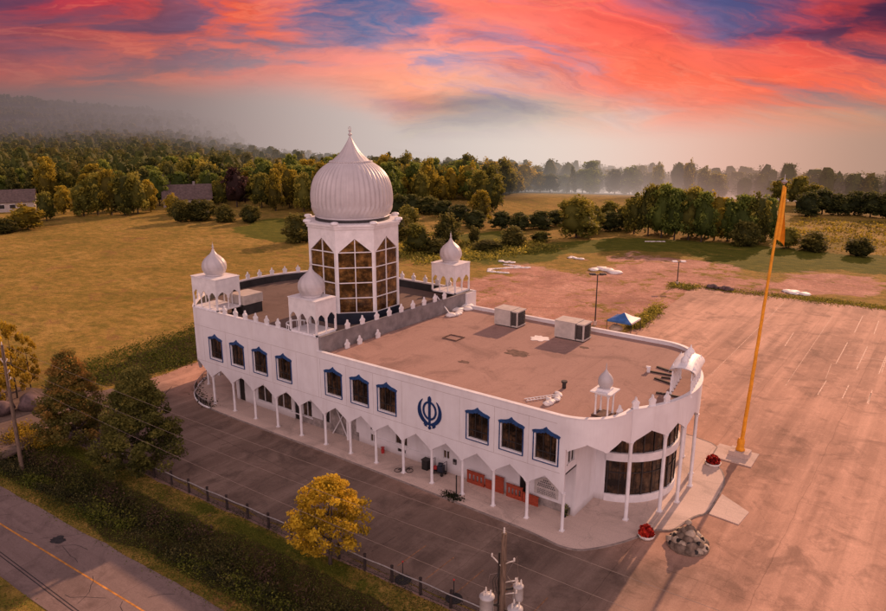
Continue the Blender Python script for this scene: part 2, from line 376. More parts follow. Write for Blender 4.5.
def crown_points(n, h0, h1, rad, shape, clumps, clump_r, lower_fill=0.5):
    """leaf positions gathered in clumps spread over the outer part of a crown; returns points, tint"""
    C = []; 
    while len(C) < clumps:
        t = rng.uniform(0.02, 1.0); z = h0 + (h1 - h0) * t; r = rad * shape(t)
        a = rng.uniform(0, 2 * PI); q = math.sqrt(rng.uniform(0.12, 1.0))
        C.append((math.cos(a) * r * q, math.sin(a) * r * q, z, t, q))
    C = np.array(C); k = rng.integers(0, len(C), n); g = rng.normal(size=(n, 3)); g /= np.linalg.norm(g, axis=1)[:, None]
    g *= (rng.uniform(0, 1, n) ** 0.45)[:, None] * clump_r * (0.65 + 0.7 * rng.uniform(0, 1, len(C))[k])[:, None]
    g[:, 2] *= 0.62
    P = C[k, :3] + g
    ct = rng.uniform(-0.20, 0.20, len(C))
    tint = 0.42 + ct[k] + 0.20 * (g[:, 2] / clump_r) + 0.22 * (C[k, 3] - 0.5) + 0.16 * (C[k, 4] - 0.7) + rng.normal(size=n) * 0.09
    return P, np.clip(tint, 0, 1)

egg = lambda t: (math.sin(PI * min(1, (t * 0.88 + 0.12)) ** 0.85) ** 0.75) if t < 1 else 0.05
cone = lambda t: max(0.06, (1 - t) ** 0.70) * (0.80 + 0.20 * min(1, t * 5)) if t > 0.05 else 0.72
egg3 = lambda t: max(.12, (math.sin(PI * (0.16 + 0.80 * t)) ** .8) * (1.04 - .25 * t))
dome_s = lambda t: math.sqrt(max(0.02, 1 - t * t * 0.95))

def trunk_mb(h0, h1, r, limbs, spread, seed, top=0.75):
    rd = random.Random(seed); mb = MB(); zt = h0 + (h1 - h0) * top
    pts = [(0, 0, -0.25), (0, 0, 0.15), (rd.uniform(-.1, .1), rd.uniform(-.1, .1), h0), (rd.uniform(-.25, .25), rd.uniform(-.25, .25), (h0 + zt) / 2), (rd.uniform(-.3, .3), rd.uniform(-.3, .3), zt)]
    mb.tube(pts, [r * 1.5, r * 1.1, r * 0.9, r * 0.6, r * 0.15], 8)
    for i in range(limbs):
        a = 2 * PI * i / limbs + rd.uniform(-.4, .4); z = h0 * 0.9 + (zt - h0) * rd.uniform(0.0, 0.7); L = spread * rd.uniform(0.5, 0.85)
        e = (math.cos(a) * L, math.sin(a) * L, z + L * rd.uniform(0.35, 0.8))
        mid = (e[0] * 0.5, e[1] * 0.5, z + (e[2] - z) * 0.4)
        mb.tube([(0, 0, z), mid, e], [r * 0.5, r * 0.32, r * 0.10], 6)
    return mb

def make_tree(name, label, cat, loc, h, rad, leaf, n, size, shape, clumps, clump_r, h0, trunk_r=0.2, group=None, seed=1, limbs=6):
    t = thing(name, label, cat, loc, 0, group)
    P, tint = crown_points(n, h0, h - clump_r * 0.5, rad - clump_r * 0.45, shape, clumps, clump_r)
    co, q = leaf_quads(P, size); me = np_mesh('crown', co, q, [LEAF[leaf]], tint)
    c = bpy.data.objects.new('crown', me); COL.objects.link(c); c.parent = t
    tr = trunk_mb(h0, h, trunk_r, limbs, rad * 0.8, seed).build('trunk', M['trunk'], None); tr.parent = t
    return t

# ================================================================== TEMPLE
Z_MAIN, Z_UP = 10.30, 11.72
Z_DECK, Z_DECK_UP = 9.95, 10.62
temple = thing('temple_building', 'white two-storey temple with big ribbed onion dome, blue windows and pointed arcade', 'temple', (18, 12.2, 0))

def poly_path(pts):
    P = np.array(pts); seg = np.hypot(*np.diff(P, axis=0).T); cum = np.concatenate([[0], np.cumsum(seg)])
    def f(s):
        s = min(max(s, 0), cum[-1] - 1e-6); i = int(np.searchsorted(cum, s, side='right') - 1); i = min(i, len(seg) - 1)
        t = (s - cum[i]) / seg[i]; p = P[i] + (P[i + 1] - P[i]) * t; d = (P[i + 1] - P[i]) / seg[i]
        # smoothed normal
        j = min(max(i + (1 if t > 0.5 else -1), 0), len(seg) - 1); d2 = (P[j + 1] - P[j]) / seg[j]
        w = abs(t - 0.5); dd = d * (1 - w) + d2 * w; dd /= np.hypot(*dd)
        return p[0], p[1], dd[1], -dd[0]
    return f, cum[-1]

def arc(cx, cy, r, a0, a1, n=48):
    return [(cx + r * math.cos(R(a0 + (a1 - a0) * i / n)), cy + r * math.sin(R(a0 + (a1 - a0) * i / n))) for i in range(n + 1)]

def zig(s0, s1, zs, zp):
    b = s1 - s0; h = zp - zs
    return [(s0, zs), (s0 + .045 * b, zs), (s0 + .10 * b, zs + .20 * h), (s0 + .43 * b, zs + .84 * h), (s0 + .47 * b, zs + .90 * h), (s0 + .5 * b, zp),
            (s0 + .53 * b, zs + .90 * h), (s0 + .57 * b, zs + .84 * h), (s0 + .90 * b, zs + .20 * h), (s0 + .955 * b, zs), (s1, zs)]

def fascia(mb, path, br, bot, top, holes=(), th=0.3, cap_mi=0):
    br = sorted(set(round(b, 4) for b in br)); e = 1e-4
    def pt(s, z, off): x, y, nx, ny = path(s); return (x - nx * off, y - ny * off, z)
    for s0, s1 in zip(br[:-1], br[1:]):
        if s1 - s0 < 0.004: continue
        m = (s0 + s1) / 2; b0, b1, t0, t1 = bot(s0 + e), bot(s1 - e), top(s0 + e), top(s1 - e)
        iv = [(b0, b1, t0, t1)]
        for (h0, h1, hz, head) in holes:
            if h0 < m < h1: iv = [(b0, b1, hz, hz), (head(s0 + e), head(s1 - e), t0, t1)]
        for (a0, a1, c0, c1) in iv:
            q = lambda o: [pt(s0, a0, o), pt(s1, a1, o), pt(s1, c1, o), pt(s0, c0, o)]
            v = q(0) + q(th)
            mb.add(v, [(0, 1, 2, 3), (7, 6, 5, 4), (0, 4, 5, 1), (3, 2, 6, 7)])
        for (h0, h1, hz, head) in holes:
            for hs, s in ((h0, s0), (h1, s1)):
                if abs(hs - s) < 1e-3 and h0 < m < h1:
                    mb.add([pt(s, hz, 0), pt(s, hz, th), pt(s, head(s), th), pt(s, head(s), 0)], [(0, 1, 2, 3)])
    for s in br[1:-1]:
        for fn in (bot, top):
            a, c = fn(s - e), fn(s + e)
            if abs(a - c) > .01: mb.add([pt(s, a, 0), pt(s, a, th), pt(s, c, th), pt(s, c, 0)], [(0, 1, 2, 3)])
    for s in (br[0], br[-1]):
        z0, z1 = bot(s), top(s); mb.add([pt(s, z0, 0), pt(s, z0, th), pt(s, z1, th), pt(s, z1, 0)], [(0, 1, 2, 3)])

# --- column positions of the front arcade
CX = [3.5 * k + o for k, o in enumerate([-.55, -.35, -.12, .15, .33, .36, .32, .3, .22, .18, 0, -.12, -.25])]
CX = [-4.25] + CX
X_L, X_R = -6.8, 41.0
bot_pts = [(X_L, 5.3), (-6.55, 5.2), (-4.85, 3.95), (-4.45, 3.6), (-4.25, 3.6)]
for a, b in zip(CX[:-1], CX[1:]): bot_pts += zig(a, b, 3.6, 4.76)[1:]
f_bot = pw(bot_pts); X_STEP = 13.75
f_top = lambda x: Z_UP if x < X_STEP else Z_MAIN
WIN_X = [-3.0, 0.87, 4.75, 8.62, 15.95, 19.5, 23.02, 33.36, 36.78, 40.06]
WZ0, WZS, WZP, WHALF = 5.92, 8.42, 8.98, 1.13
head_pts = [(-WHALF, WZS), (-0.95, WZS + .10), (-0.5, WZS + .22), (-0.2, WZS + .36), (0, WZP - .08), (0.2, WZS + .36), (0.5, WZS + .22), (0.95, WZS + .10), (WHALF, WZS)]
holes = [(wx - WHALF, wx + WHALF, WZ0, pw([(wx + p, z) for p, z in head_pts])) for wx in WIN_X]
br = [p[0] for p in bot_pts] + [X_STEP, X_R] + [wx + p for wx in WIN_X for p, z in head_pts] + list(np.arange(X_L, X_R, 1.0))
bot_front = lambda x: f_bot(x) if x <= CX[-1] else 7.35
br = [b for b in br if b <= X_R] + [X_R]
mb = MB(); fascia(mb, lambda x: (x, 0, 0, -1), br, bot_front, f_top, holes)
# the last half metre up to the corner column belongs to the corner arc below
front = mb.build('facade', M['white'], temple)

# lower white strip that carries the corner column (front line to x = 41.75)
cor = arc(41.0, 4.4, 4.4, -90, 3, 40); pc, Lc = poly_path(cor)
mb = MB()
zc = [(0, f_bot(41.0)), (0.66, 3.6), (0.80, 3.6), (0.81, 7.55)] + zig(0.81, 4.2, 7.35, 8.15)[1:] + zig(4.2, Lc, 7.35, 8.12)[1:]
fascia(mb, pc, [p[0] for p in zc] + list(np.arange(0, Lc, 0.25)) + [Lc], pw(zc), lambda s: Z_MAIN)
mb.build('corner_canopy', M['white'], temple)
por = arc(36.75, 12.2, 11.43, -41, 41, 60); pp, Lp = poly_path(por)
PORT_S = [0.15, 3.75, 6.35, Lp - 6.35, Lp - 3.75, Lp - 0.15]
zp_ = [(0, 7.35), (0.15, 7.35)]
for a, b in zip(PORT_S[:-1], PORT_S[1:]): zp_ += zig(a, b, 7.35, 8.22)[1:]
zp_ += [(Lp, 7.35)]
mb = MB(); fascia(mb, pp, [p[0] for p in zp_] + list(np.arange(0, Lp, 0.25)) + [Lp], pw(zp_), lambda s: Z_MAIN)
mb.build('entrance_canopy', M['white'], temple)
bc = arc(41.0, 20.0, 4.4, -3, 90, 40); pb, Lb = poly_path(bc)
zb = zig(0, Lb / 2, 7.35, 8.12) + zig(Lb / 2, Lb, 7.35, 8.12)[1:]
mb = MB(); fascia(mb, pb, [p[0] for p in zb] + list(np.arange(0, Lb, 0.25)) + [Lb], pw(zb), lambda s: Z_MAIN)
mb.build('corner_canopy', M['white'], temple)
# back of the building and curved west end
mb = MB()
mb.box(15.2, 41.0, 24.1, 24.4, 0.12, Z_MAIN)
mb.box(-6.8, 15.2, 26.1, 26.4, 0.12, Z_UP)
mb.box(15.2, 15.5, 24.4, 26.4, 0.12, Z_UP)
mb.build('back_wall', M['white'], temple)
west = arc(2.6, 13.2, 16.2, 234.5, 125.5, 90); west = west[::1]
pwst, Lw = poly_path(list(reversed(west)))   # from back to front, outward normal to the west
nb = 9; bl = Lw / nb; zw = [(0, 4.7)]
for k in range(nb): zw += zig((k - .5) * bl, (k + .5) * bl, 3.6, 4.76)[1:]
zw += [(Lw, 5.2)]; zw = sorted([p for p in zw if 0 <= p[0] <= Lw])
mb = MB(); fascia(mb, pwst, [p[0] for p in zw] + list(np.arange(0, Lw, 0.4)) + [Lw], pw(zw), lambda s: Z_UP)
mb.build('curved_end_wall', M['white'], temple)

# coping strips
def coping(path, s0, s1, z, parent, step=0.3, over=0.05, th=0.3, h=0.07):
    mb = MB(); ss = list(np.arange(s0, s1, step)) + [s1]; q = []
    for s in ss:
        x, y, nx, ny = path(s)
        q.append([(x + nx * over, y + ny * over), (x - nx * (th + over), y - ny * (th + over))])
    for a, b in zip(q[:-1], q[1:]):
        v = [(*a[0], z), (*b[0], z), (*b[1], z), (*a[1], z), (*a[0], z + h), (*b[0], z + h), (*b[1], z + h), (*a[1], z + h)]
        mb.add(v, [(3, 2, 1, 0), (4, 5, 6, 7), (0, 1, 5, 4), (2, 3, 7, 6)])
    return mb.build('coping', M['white_paint'], parent)
coping(lambda x: (x, 0, 0, -1), X_L, X_STEP, Z_UP, temple, 2)
coping(lambda x: (x, 0, 0, -1), X_STEP, X_R, Z_MAIN, temple, 2)
for pth, L in ((pc, Lc), (pp, Lp), (pb, Lb)): coping(pth, 0, L, Z_MAIN, temple)
coping(pwst, 0, Lw, Z_UP, temple)
coping(lambda s: (41.0 - s, 24.4, 0, 1), 0, 25.8, Z_MAIN, temple, 4)
coping(lambda s: (15.5 - s, 26.4, 0, 1), 0, 22.3, Z_UP, temple, 4)

# panel joints scored in the render (3 mm proud strips)
mb = MB()
for xa, xb, z in [(X_L + .05, X_STEP, 9.66), (X_STEP, X_R, 9.62), (X_L + .05, X_R + .4, 5.34)]: mb.box(xa, xb, -0.004, 0.0, z - .022, z + .022)
for xv in [-5.25, -1.06, 2.81, 6.68, 10.6, 13.75, 14.1, 17.7, 21.26, 24.85, 31.45, 35.07, 38.42]: mb.box(xv - .02, xv + .02, -0.003, 0.0, 5.37, 9.6)
mb.build('panel_joints', M['joint'], temple)

# dividing wall between the high and the low roof (slightly splayed)
mb = MB(); mb.prism([(13.75, 0.3), (14.05, 0.3), (15.25, 26.1), (14.95, 26.1)], Z_DECK, Z_UP)
mb.build('dividing_wall', M['grey_wall'], temple)
mb = MB(); mb.prism([(13.72, 0.32), (14.08, 0.32), (15.28, 26.1), (14.92, 26.1)], Z_UP, Z_UP + .06)
mb.build('coping', M['grey_wall'], temple)

# roofs
inner = lambda pth, L, d=.28: [(lambda q: (q[0] - q[2] * d, q[1] - q[3] * d))(pth(s)) for s in np.linspace(0, L, 40)]
mb = MB(); mb.prism([(14.06, 0.28)] + inner(pc, Lc) + inner(pp, Lp) + inner(pb, Lb) + [(15.2, 24.12)], Z_DECK - .3, Z_DECK)
mb.build('low_roof', M['roofing'], temple)
mb = MB(); mb.prism([(13.74, 0.28), (14.94, 26.12), (-6.7, 26.12)] + inner(pwst, Lw), Z_DECK_UP - .3, Z_DECK_UP)
mb.build('high_roof', M['roofing_dark'], temple)
# dark felt upstand inside the high parapet
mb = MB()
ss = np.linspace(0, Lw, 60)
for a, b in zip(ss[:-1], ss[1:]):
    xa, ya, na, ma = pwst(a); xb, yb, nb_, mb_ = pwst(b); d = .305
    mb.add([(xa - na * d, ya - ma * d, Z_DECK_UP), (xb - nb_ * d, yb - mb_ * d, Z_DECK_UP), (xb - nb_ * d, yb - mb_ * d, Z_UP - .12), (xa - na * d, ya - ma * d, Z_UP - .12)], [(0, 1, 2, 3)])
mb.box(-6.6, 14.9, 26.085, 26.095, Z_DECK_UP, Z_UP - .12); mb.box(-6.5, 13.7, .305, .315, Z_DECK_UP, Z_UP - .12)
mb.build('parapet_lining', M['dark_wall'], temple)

# soffits, ground-floor walls
mb = MB(); mb.prism([(-6.6, 0.3), (41.55, 0.3), (41.55, 2.8), (-3.5, 2.8), (-3.5, 23.6), (-6.6, 26.0)] + inner(pwst, Lw, .3)[:-1], 4.92, 5.06)
mb.build('arcade_soffit', M['soffit'], temple)
mb = MB(); mb.prism([(41.6, 0.35)] + inner(pc, Lc, .3)[8:] + inner(pp, Lp, .3) + inner(pb, Lb, .3)[:-3] + [(41.6, 24.1)], 8.3, 8.42)
mb.build('canopy_soffit', M['soffit'], temple)

GW = 2.8
def rect_wall(mb, x0, x1, z0, z1, y, th, hs):
    """wall facing -y with rectangular openings hs=(xa,xb,za,zb)"""
    xs = sorted({x0, x1, *[h[0] for h in hs], *[h[1] for h in hs]})
    for a, b in zip(xs[:-1], xs[1:]):
        m = (a + b) / 2; cur = z0
        for h in sorted([h for h in hs if h[0] < m < h[1]], key=lambda h: h[2]):
            if h[2] > cur: mb.box(a, b, y, y + th, cur, h[2])
            cur = h[3]
        if cur < z1: mb.box(a, b, y, y + th, cur, z1)
openings = [(-3.0, -1.95, .12, 2.9, 'door'), (0.4, 3.0, .95, 3.0, 'win'), (3.5, 6.3, .95, 3.0, 'win'), (6.75, 7.7, .12, 2.7, 'door'), (8.1, 9.6, .95, 2.9, 'win'), (11.2, 12.3, .12, 2.7, 'door'),
            (18.2, 19.0, 1.9, 2.9, 'win'), (18.2, 19.0, .6, 1.5, 'win'), (21.6, 23.2, 1.35, 2.9, 'win'), (21.8, 23.0, .45, .95, 'win'), (27.6, 28.4, 1.5, 2.4, 'win'), (36.1, 37.1, .12, 2.5, 'door')]
mb = MB(); rect_wall(mb, -3.5, 41.29, .12, 4.92, GW, .25, openings)
mb.box(-3.5, -3.25, GW + .25, 23.4, .12, 4.92); mb.box(-3.25, 41.0, 23.4, 23.6, .12, 4.92)
mb.build('ground_floor_wall', M['white'], temple)
for (a, b, c, d, k) in openings:
    if k == 'door':
        dr = MB().box(a, b, GW + .12, GW + .16, c, d).build('door', M['dark_door'], temple)
        MB().cyl((b - .14, GW + .06, 1.1), (b - .14, GW + .06, 1.4), .02, n=6).build('handle', M['steel'], dr)
    else:
        fr = MB(); fw_ = .06
        fr.box(a, b, GW - .02, GW + .1, c, c + fw_).box(a, b, GW - .02, GW + .1, d - fw_, d).box(a, a + fw_, GW - .02, GW + .1, c, d).box(b - fw_, b, GW - .02, GW + .1, c, d)
        fr.box((a + b) / 2 - .03, (a + b) / 2 + .03, GW, GW + .1, c, d)
        f_ = fr.build('ground_floor_window', M['white_paint'], temple)
        MB().box(a, b, GW + .11, GW + .13, c, d).build('pane', M['glass'], f_)
# skirting band along the arcade wall, grubby plaster patch and pipework
MB().box(8.0, 16.6, GW - .012, GW, .12, 1.1).box(12.4, 16.2, GW - .012, GW, 1.1, 3.6).build('stained_plaster', M['brick_dirty'], temple)
MB().box(37.2, 41.2, GW - .012, GW, .12, .85).build('stained_plaster', M['brick_dirty'], temple)
mb = MB(); mb.box(0.2, 9.7, GW - .09, GW - .01, .82, .92); mb.box(18.8, 27.5, GW - .06, GW - .01, 1.18, 1.26); mb.cyl((13.0, GW - .3, .15), (15.0, GW - .3, 3.3), .06, n=6); mb.cyl((15.2, GW - .3, .15), (13.6, GW - .3, 3.3), .06, n=6)
mb.cyl((15.4, GW - .45, .12), (15.4, GW - .45, 4.9), .14, n=8); mb.cyl((8.4, GW - .6, .12), (8.4, GW - .6, 4.9), .12, n=8)
mb.build('wall_rail', M['white_paint'], temple)

# upper end walls above / beside the entrance and their side windows
def end_wall(mb, y0, y1, z0, z1, hs):
    ys = sorted({y0, y1, *[h[0] for h in hs], *[h[1] for h in hs]})
    for a, b in zip(ys[:-1], ys[1:]):
        m = (a + b) / 2; cur = z0
        for h in [h for h in hs if h[0] < m < h[1]]:
            mb.box(41.3, 41.55, a, b, cur, h[2]); cur = h[3]
        mb.box(41.3, 41.55, a, b, cur, z1)
side_w = [(0.95, 2.3, 5.7, 8.0), (4.7, 6.0, 6.5, 8.0)]; side_e = [(19.2, 20.6, 5.7, 8.0)]
for ya, yb, hs_, gy0, gy1 in ((.31, 6.95, side_w, GW, 6.95), (17.55, 24.1, side_e, 17.55, 23.38)):
    mb = MB(); end_wall(mb, ya, yb, 4.92, 8.3, hs_); mb.box(41.3, 41.55, gy0, gy1, .12, 4.92)
    mb.build('end_wall', M['white'], temple)
for (a, b, c, d) in side_w + side_e:
    f = MB(); f.box(41.45, 41.60, a, b, c, c + .1).box(41.45, 41.60, a, b, d - .08, d).box(41.45, 41.60, a, a + .08, c, d).box(41.45, 41.60, b - .08, b, c, d).box(41.46, 41.58, (a + b) / 2 - .03, (a + b) / 2 + .03, c, d)
    fo = f.build('side_window', M['white_paint'], temple); MB().box(41.40, 41.43, a, b, c, d).build('pane', M['glass'], fo)

# glazed entrance rotunda
RC, RR = (41.2, 12.25), 5.5
def ring(mb, r0, r1, z0, z1, a0=-77, a1=77, n=44, mi=0):
    for i in range(n):
        a, b = R(a0 + (a1 - a0) * i / n), R(a0 + (a1 - a0) * (i + 1) / n)
        q = lambda r, t, z: (RC[0] + r * math.cos(t), RC[1] + r * math.sin(t), z)
        v = [q(r1, a, z0), q(r1, b, z0), q(r1, b, z1), q(r1, a, z1), q(r0, a, z0), q(r0, b, z0), q(r0, b, z1), q(r0, a, z1)]
        mb.add(v, [(0, 1, 2, 3), (5, 4, 7, 6), (3, 2, 6, 7), (4, 5, 1, 0)], mi)
mb = MB(); ring(mb, 5.3, 5.55, .12, .82); rot_ = mb.build('entrance_rotunda', M['white_paint'], temple)
mb = MB(); ring(mb, 5.3, 5.62, 4.1, 4.86); mb.build('middle_band', M['white_paint'], rot_)
mb = MB(); ring(mb, 5.3, 5.52, 7.95, 8.3); mb.build('top_band', M['white_paint'], rot_)
for a0_, a1_ in ((-88.5, -77), (77, 88.5)):
    mb = MB(); ring(mb, 5.32, 5.50, .12, 8.3, a0_, a1_, 5); mb.build('pier', M['white'], rot_)
mb = MB(); ring(mb, 5.36, 5.38, .82, 4.1); mb.build('lower_glazing', M['glass'], rot_)
mb = MB(); ring(mb, 5.36, 5.38, 4.86, 7.95); mb.build('upper_glazing', M['glass'], rot_)
mb = MB()
for i in range(15):
    t = R(-75 + i * 150 / 14); w = .05 if i % 3 else .11
    for z0, z1 in ((.82, 4.1), (4.86, 7.95)):
        mb.obox((RC[0] + 5.42 * math.cos(t), RC[1] + 5.42 * math.sin(t), (z0 + z1) / 2), (.1, w, z1 - z0), t)
ring(mb, 5.38, 5.45, 2.9, 2.97)
mb.build('mullions', M['dark_metal'], rot_)

# columns
def column(x, y, z0, z1, r=.14):
    mb = MB(); mb.box(x - r * 1.3, x + r * 1.3, y - r * 1.3, y + r * 1.3, z0, z0 + .12)
    mb.lathe([(r * 1.25, z0 + .12), (r * 1.05, z0 + .25), (r, z0 + .4), (r * .97, z1 - .35), (r * 1.12, z1 - .22), (r * 1.5, z1)], (x, y, 0), 12)
    return mb.build('column', M['white_paint'], temple)
for x in CX: column(x, .17, .10, 3.62)
for s in PORT_S:
    x, y, nx, ny = pp(s); column(x - nx * .17, y - ny * .17, .10, 7.37, .165)
for k in range(1, nb):
    x, y, nx, ny = pwst((k - .5) * bl); column(x - nx * .17, y - ny * .17, .10, 3.62)
x, y, nx, ny = pb(Lb / 2); column(x - nx * .2, y - ny * .2, .10, 7.37, .165)

# windows with blue ogee surrounds (one built, the others copied with their sub-parts)
def window_proto(wx):
    out = [(-1.24, -.06), (1.24, -.06), (1.24, 2.50), (1.29, 2.60), (1.02, 2.72), (.62, 2.80), (.30, 2.93), (.12, 3.03), (0, 3.18), (-.12, 3.03), (-.30, 2.93), (-.62, 2.80), (-1.02, 2.72), (-1.29, 2.60), (-1.24, 2.50)]
    o = (wx, -.09, WZ0); w = MB(); e = dict(ux=(1, 0, 0), uz=(0, 0, 1), un=(0, 1, 0), d=.12)
    w.plate([(-1.19, -.05), (1.19, -.05), (1.19, 0.02), (-1.19, 0.02)], o, **e)
    w.plate([(-1.19, 0.02), (-1.11, 0.02), (-1.11, 2.45), (-1.19, 2.45)], o, **e); w.plate([(1.11, 0.02), (1.19, 0.02), (1.19, 2.45), (1.11, 2.45)], o, **e)
    w.plate([(-1.24, 2.45), (-1.1, 2.38), (-.95, 2.46), (-.8, 2.42), (-.62, 2.52), (-.45, 2.49), (-.28, 2.62), (-.12, 2.60), (0, 2.72), (0, 3.18)] + out[10:][:5], o, **e)
    w.plate([(1.24, 2.45)] + out[2:8] + [(0, 3.18), (0, 2.72), (.12, 2.60), (.28, 2.62), (.45, 2.49), (.62, 2.52), (.8, 2.42), (.95, 2.46), (1.1, 2.38)], o, **e)
    ob = w.build('window', M['blue'], temple, origin=(wx, 0, WZ0))
    s = MB(); s.box(wx - 1.13, wx - 1.01, -.02, .2, WZ0, WZS).box(wx - 1.13, wx + 1.13, -.03, .2, WZ0 + .02, WZ0 + .14)
    s.build('white_reveal', M['white_paint'], ob, origin=(wx, 0, WZ0))
    s = MB(); s.box(wx - .34, wx - .29, .12, .19, WZ0 + .2, WZP - .3).box(wx + .34, wx + .39, .12, .19, WZ0 + .2, WZP - .3).box(wx - 1.01, wx + 1.13, .12, .19, WZ0 + .82, WZ0 + .88)
    s.box(wx - 1.01, wx - .95, .12, .19, WZ0 + .14, WZS).box(wx + 1.06, wx + 1.12, .12, .19, WZ0 + .2, WZS)
    s.build('sash', M['dark_metal'], ob, origin=(wx, 0, WZ0))
    MB().box(wx - WHALF, wx + WHALF, .2, .22, WZ0, WZP + .05).build('pane', M['glass'], ob, origin=(wx, 0, WZ0))
    return ob
w0 = window_proto(WIN_X[0])
for wx in WIN_X[1:]: copy_obj(w0, temple, (wx - 18, -12.2, WZ0))

# round emblem of crossed blades, ring and upright sword on the facade
def emblem(cx, cz):
    mb = MB(); S = 1.0
    def pl(p, d=.07, y=-.075): mb.plate(p, (cx, y, cz), (S, 0, 0), (0, 0, S), (0, 1, 0), d)
    def strip(a, b, d=.07, y=-.075):
        for i in range(len(a) - 1): pl([a[i], a[i + 1], b[i + 1], b[i]], d, y)
    T = np.linspace(0, 2 * PI, 41)
    strip([(.80 * math.cos(t), .22 + .92 * math.sin(t)) for t in T], [(.60 * math.cos(t), .22 + .72 * math.sin(t)) for t in T], .06, -.07)
    pl([(0, 1.66), (.16, 1.50), (.19, 1.25), (.12, .95), (.12, -.3), (.10, -1.0), (-.10, -1.0), (-.12, -.3), (-.12, .95), (-.19, 1.25), (-.16, 1.50)], .09, -.095)
    pl([(-.27, -.99), (.27, -.99), (.27, -1.12), (-.27, -1.12)], .08, -.085)
    pl([(.08, -1.12), (.08, -1.36), (-.08, -1.36), (-.08, -1.12)], .08, -.085)
    disc = lambda x, z, r: pl([(x + r * math.cos(t), z + r * math.sin(t)) for t in np.linspace(0, 2 * PI, 14)[:-1]], .085, -.09)
    disc(0, -1.45, .16)
    for sg in (-1, 1):
        u = np.linspace(0, 1, 26); A = []; B = []
        for t in u:
            a = R(128 + 142 * t); w = .03 + .34 * math.sin(PI * min(1, t * .92 + .02)) ** 0.8
            r = 1.30 + .06 * math.sin(PI * t)
            A.append((sg * r * math.cos(a) * 1.0, .16 + r * 1.05 * math.sin(a))); B.append((sg * (r - w) * math.cos(a), .16 + (r - w) * 1.05 * math.sin(a) + .04))
        strip(A, B, .07, -.08)
        pl([(sg * .02, -1.13), (sg * .42, -1.28), (sg * .47, -1.16), (sg * .06, -1.0)], .06, -.07)
        disc(sg * .48, -1.27, .11); disc(sg * .36, -1.36, .06)
        pl([(sg * .58, -.92), (sg * .70, -1.22), (sg * .60, -1.24), (sg * .52, -1.02)], .06, -.07)
    return mb.build('emblem', M['emblem'], temple)
emblem(28.15, 7.25)

# merlons along the parapets (one profile, copied)
prof = [(-.27, 0), (.27, 0), (.27, .30), (.34, .44), (.26, .58), (.10, .68), (.06, .84), (0, .98), (-.06, .84), (-.10, .68), (-.26, .58), (-.34, .44), (-.27, .30)]
mer0 = MB().plate(prof, (0, -.1, 0), (1, 0, 0), (0, 0, 1), (0, 1, 0), .2).build('merlon', M['white_paint'], None)
mer_pos = [(x, .15, Z_UP + .07, 0) for x in (-1.0, .9, 2.55, 4.3, 6.1, 7.9)]
mer_pos += [(13.9 + 1.2 * (y / 25.8), y, Z_UP + .06, PI / 2) for y in (4.2, 6.4, 8.6, 10.6, 12.6, 14.6, 16.6, 18.6, 20.4)]
for s in np.arange(1.5, Lw - 2.5, 1.95):
    x, y, nx, ny = pwst(s); mer_pos.append((x - nx * .15, y - ny * .15, Z_UP + .07, math.atan2(ny, nx) + PI / 2))
mer_pos += [(x, 26.25, Z_UP + .07, 0) for x in np.arange(-4.6, 11.5, 2.0)]
mer_pos += [(14.75, 3.4, Z_DECK, PI / 2), (14.85, 5.2, Z_DECK, PI / 2), (14.95, 8.0, Z_DECK, PI / 2)]
for s in (0.3, 1.9, 3.5): 
    x, y, nx, ny = pp(s); mer_pos.append((x - nx * .15, y - ny * .15, Z_MAIN + .07, math.atan2(ny, nx) + PI / 2))
x, y, nx, ny = pc(Lc - 1.2); mer_pos.append((x - nx * .6, y - ny * .6, Z_DECK, math.atan2(ny, nx) + PI / 2))
for i, (x, y, z, a) in enumerate(mer_pos):
    m_ = mer0 if i == 0 else mer0.copy()
    if i: COL.objects.link(m_)
    m_.parent = temple; m_.location = (x - 18, y - 12.2, z); m_.rotation_euler = (0, 0, a)

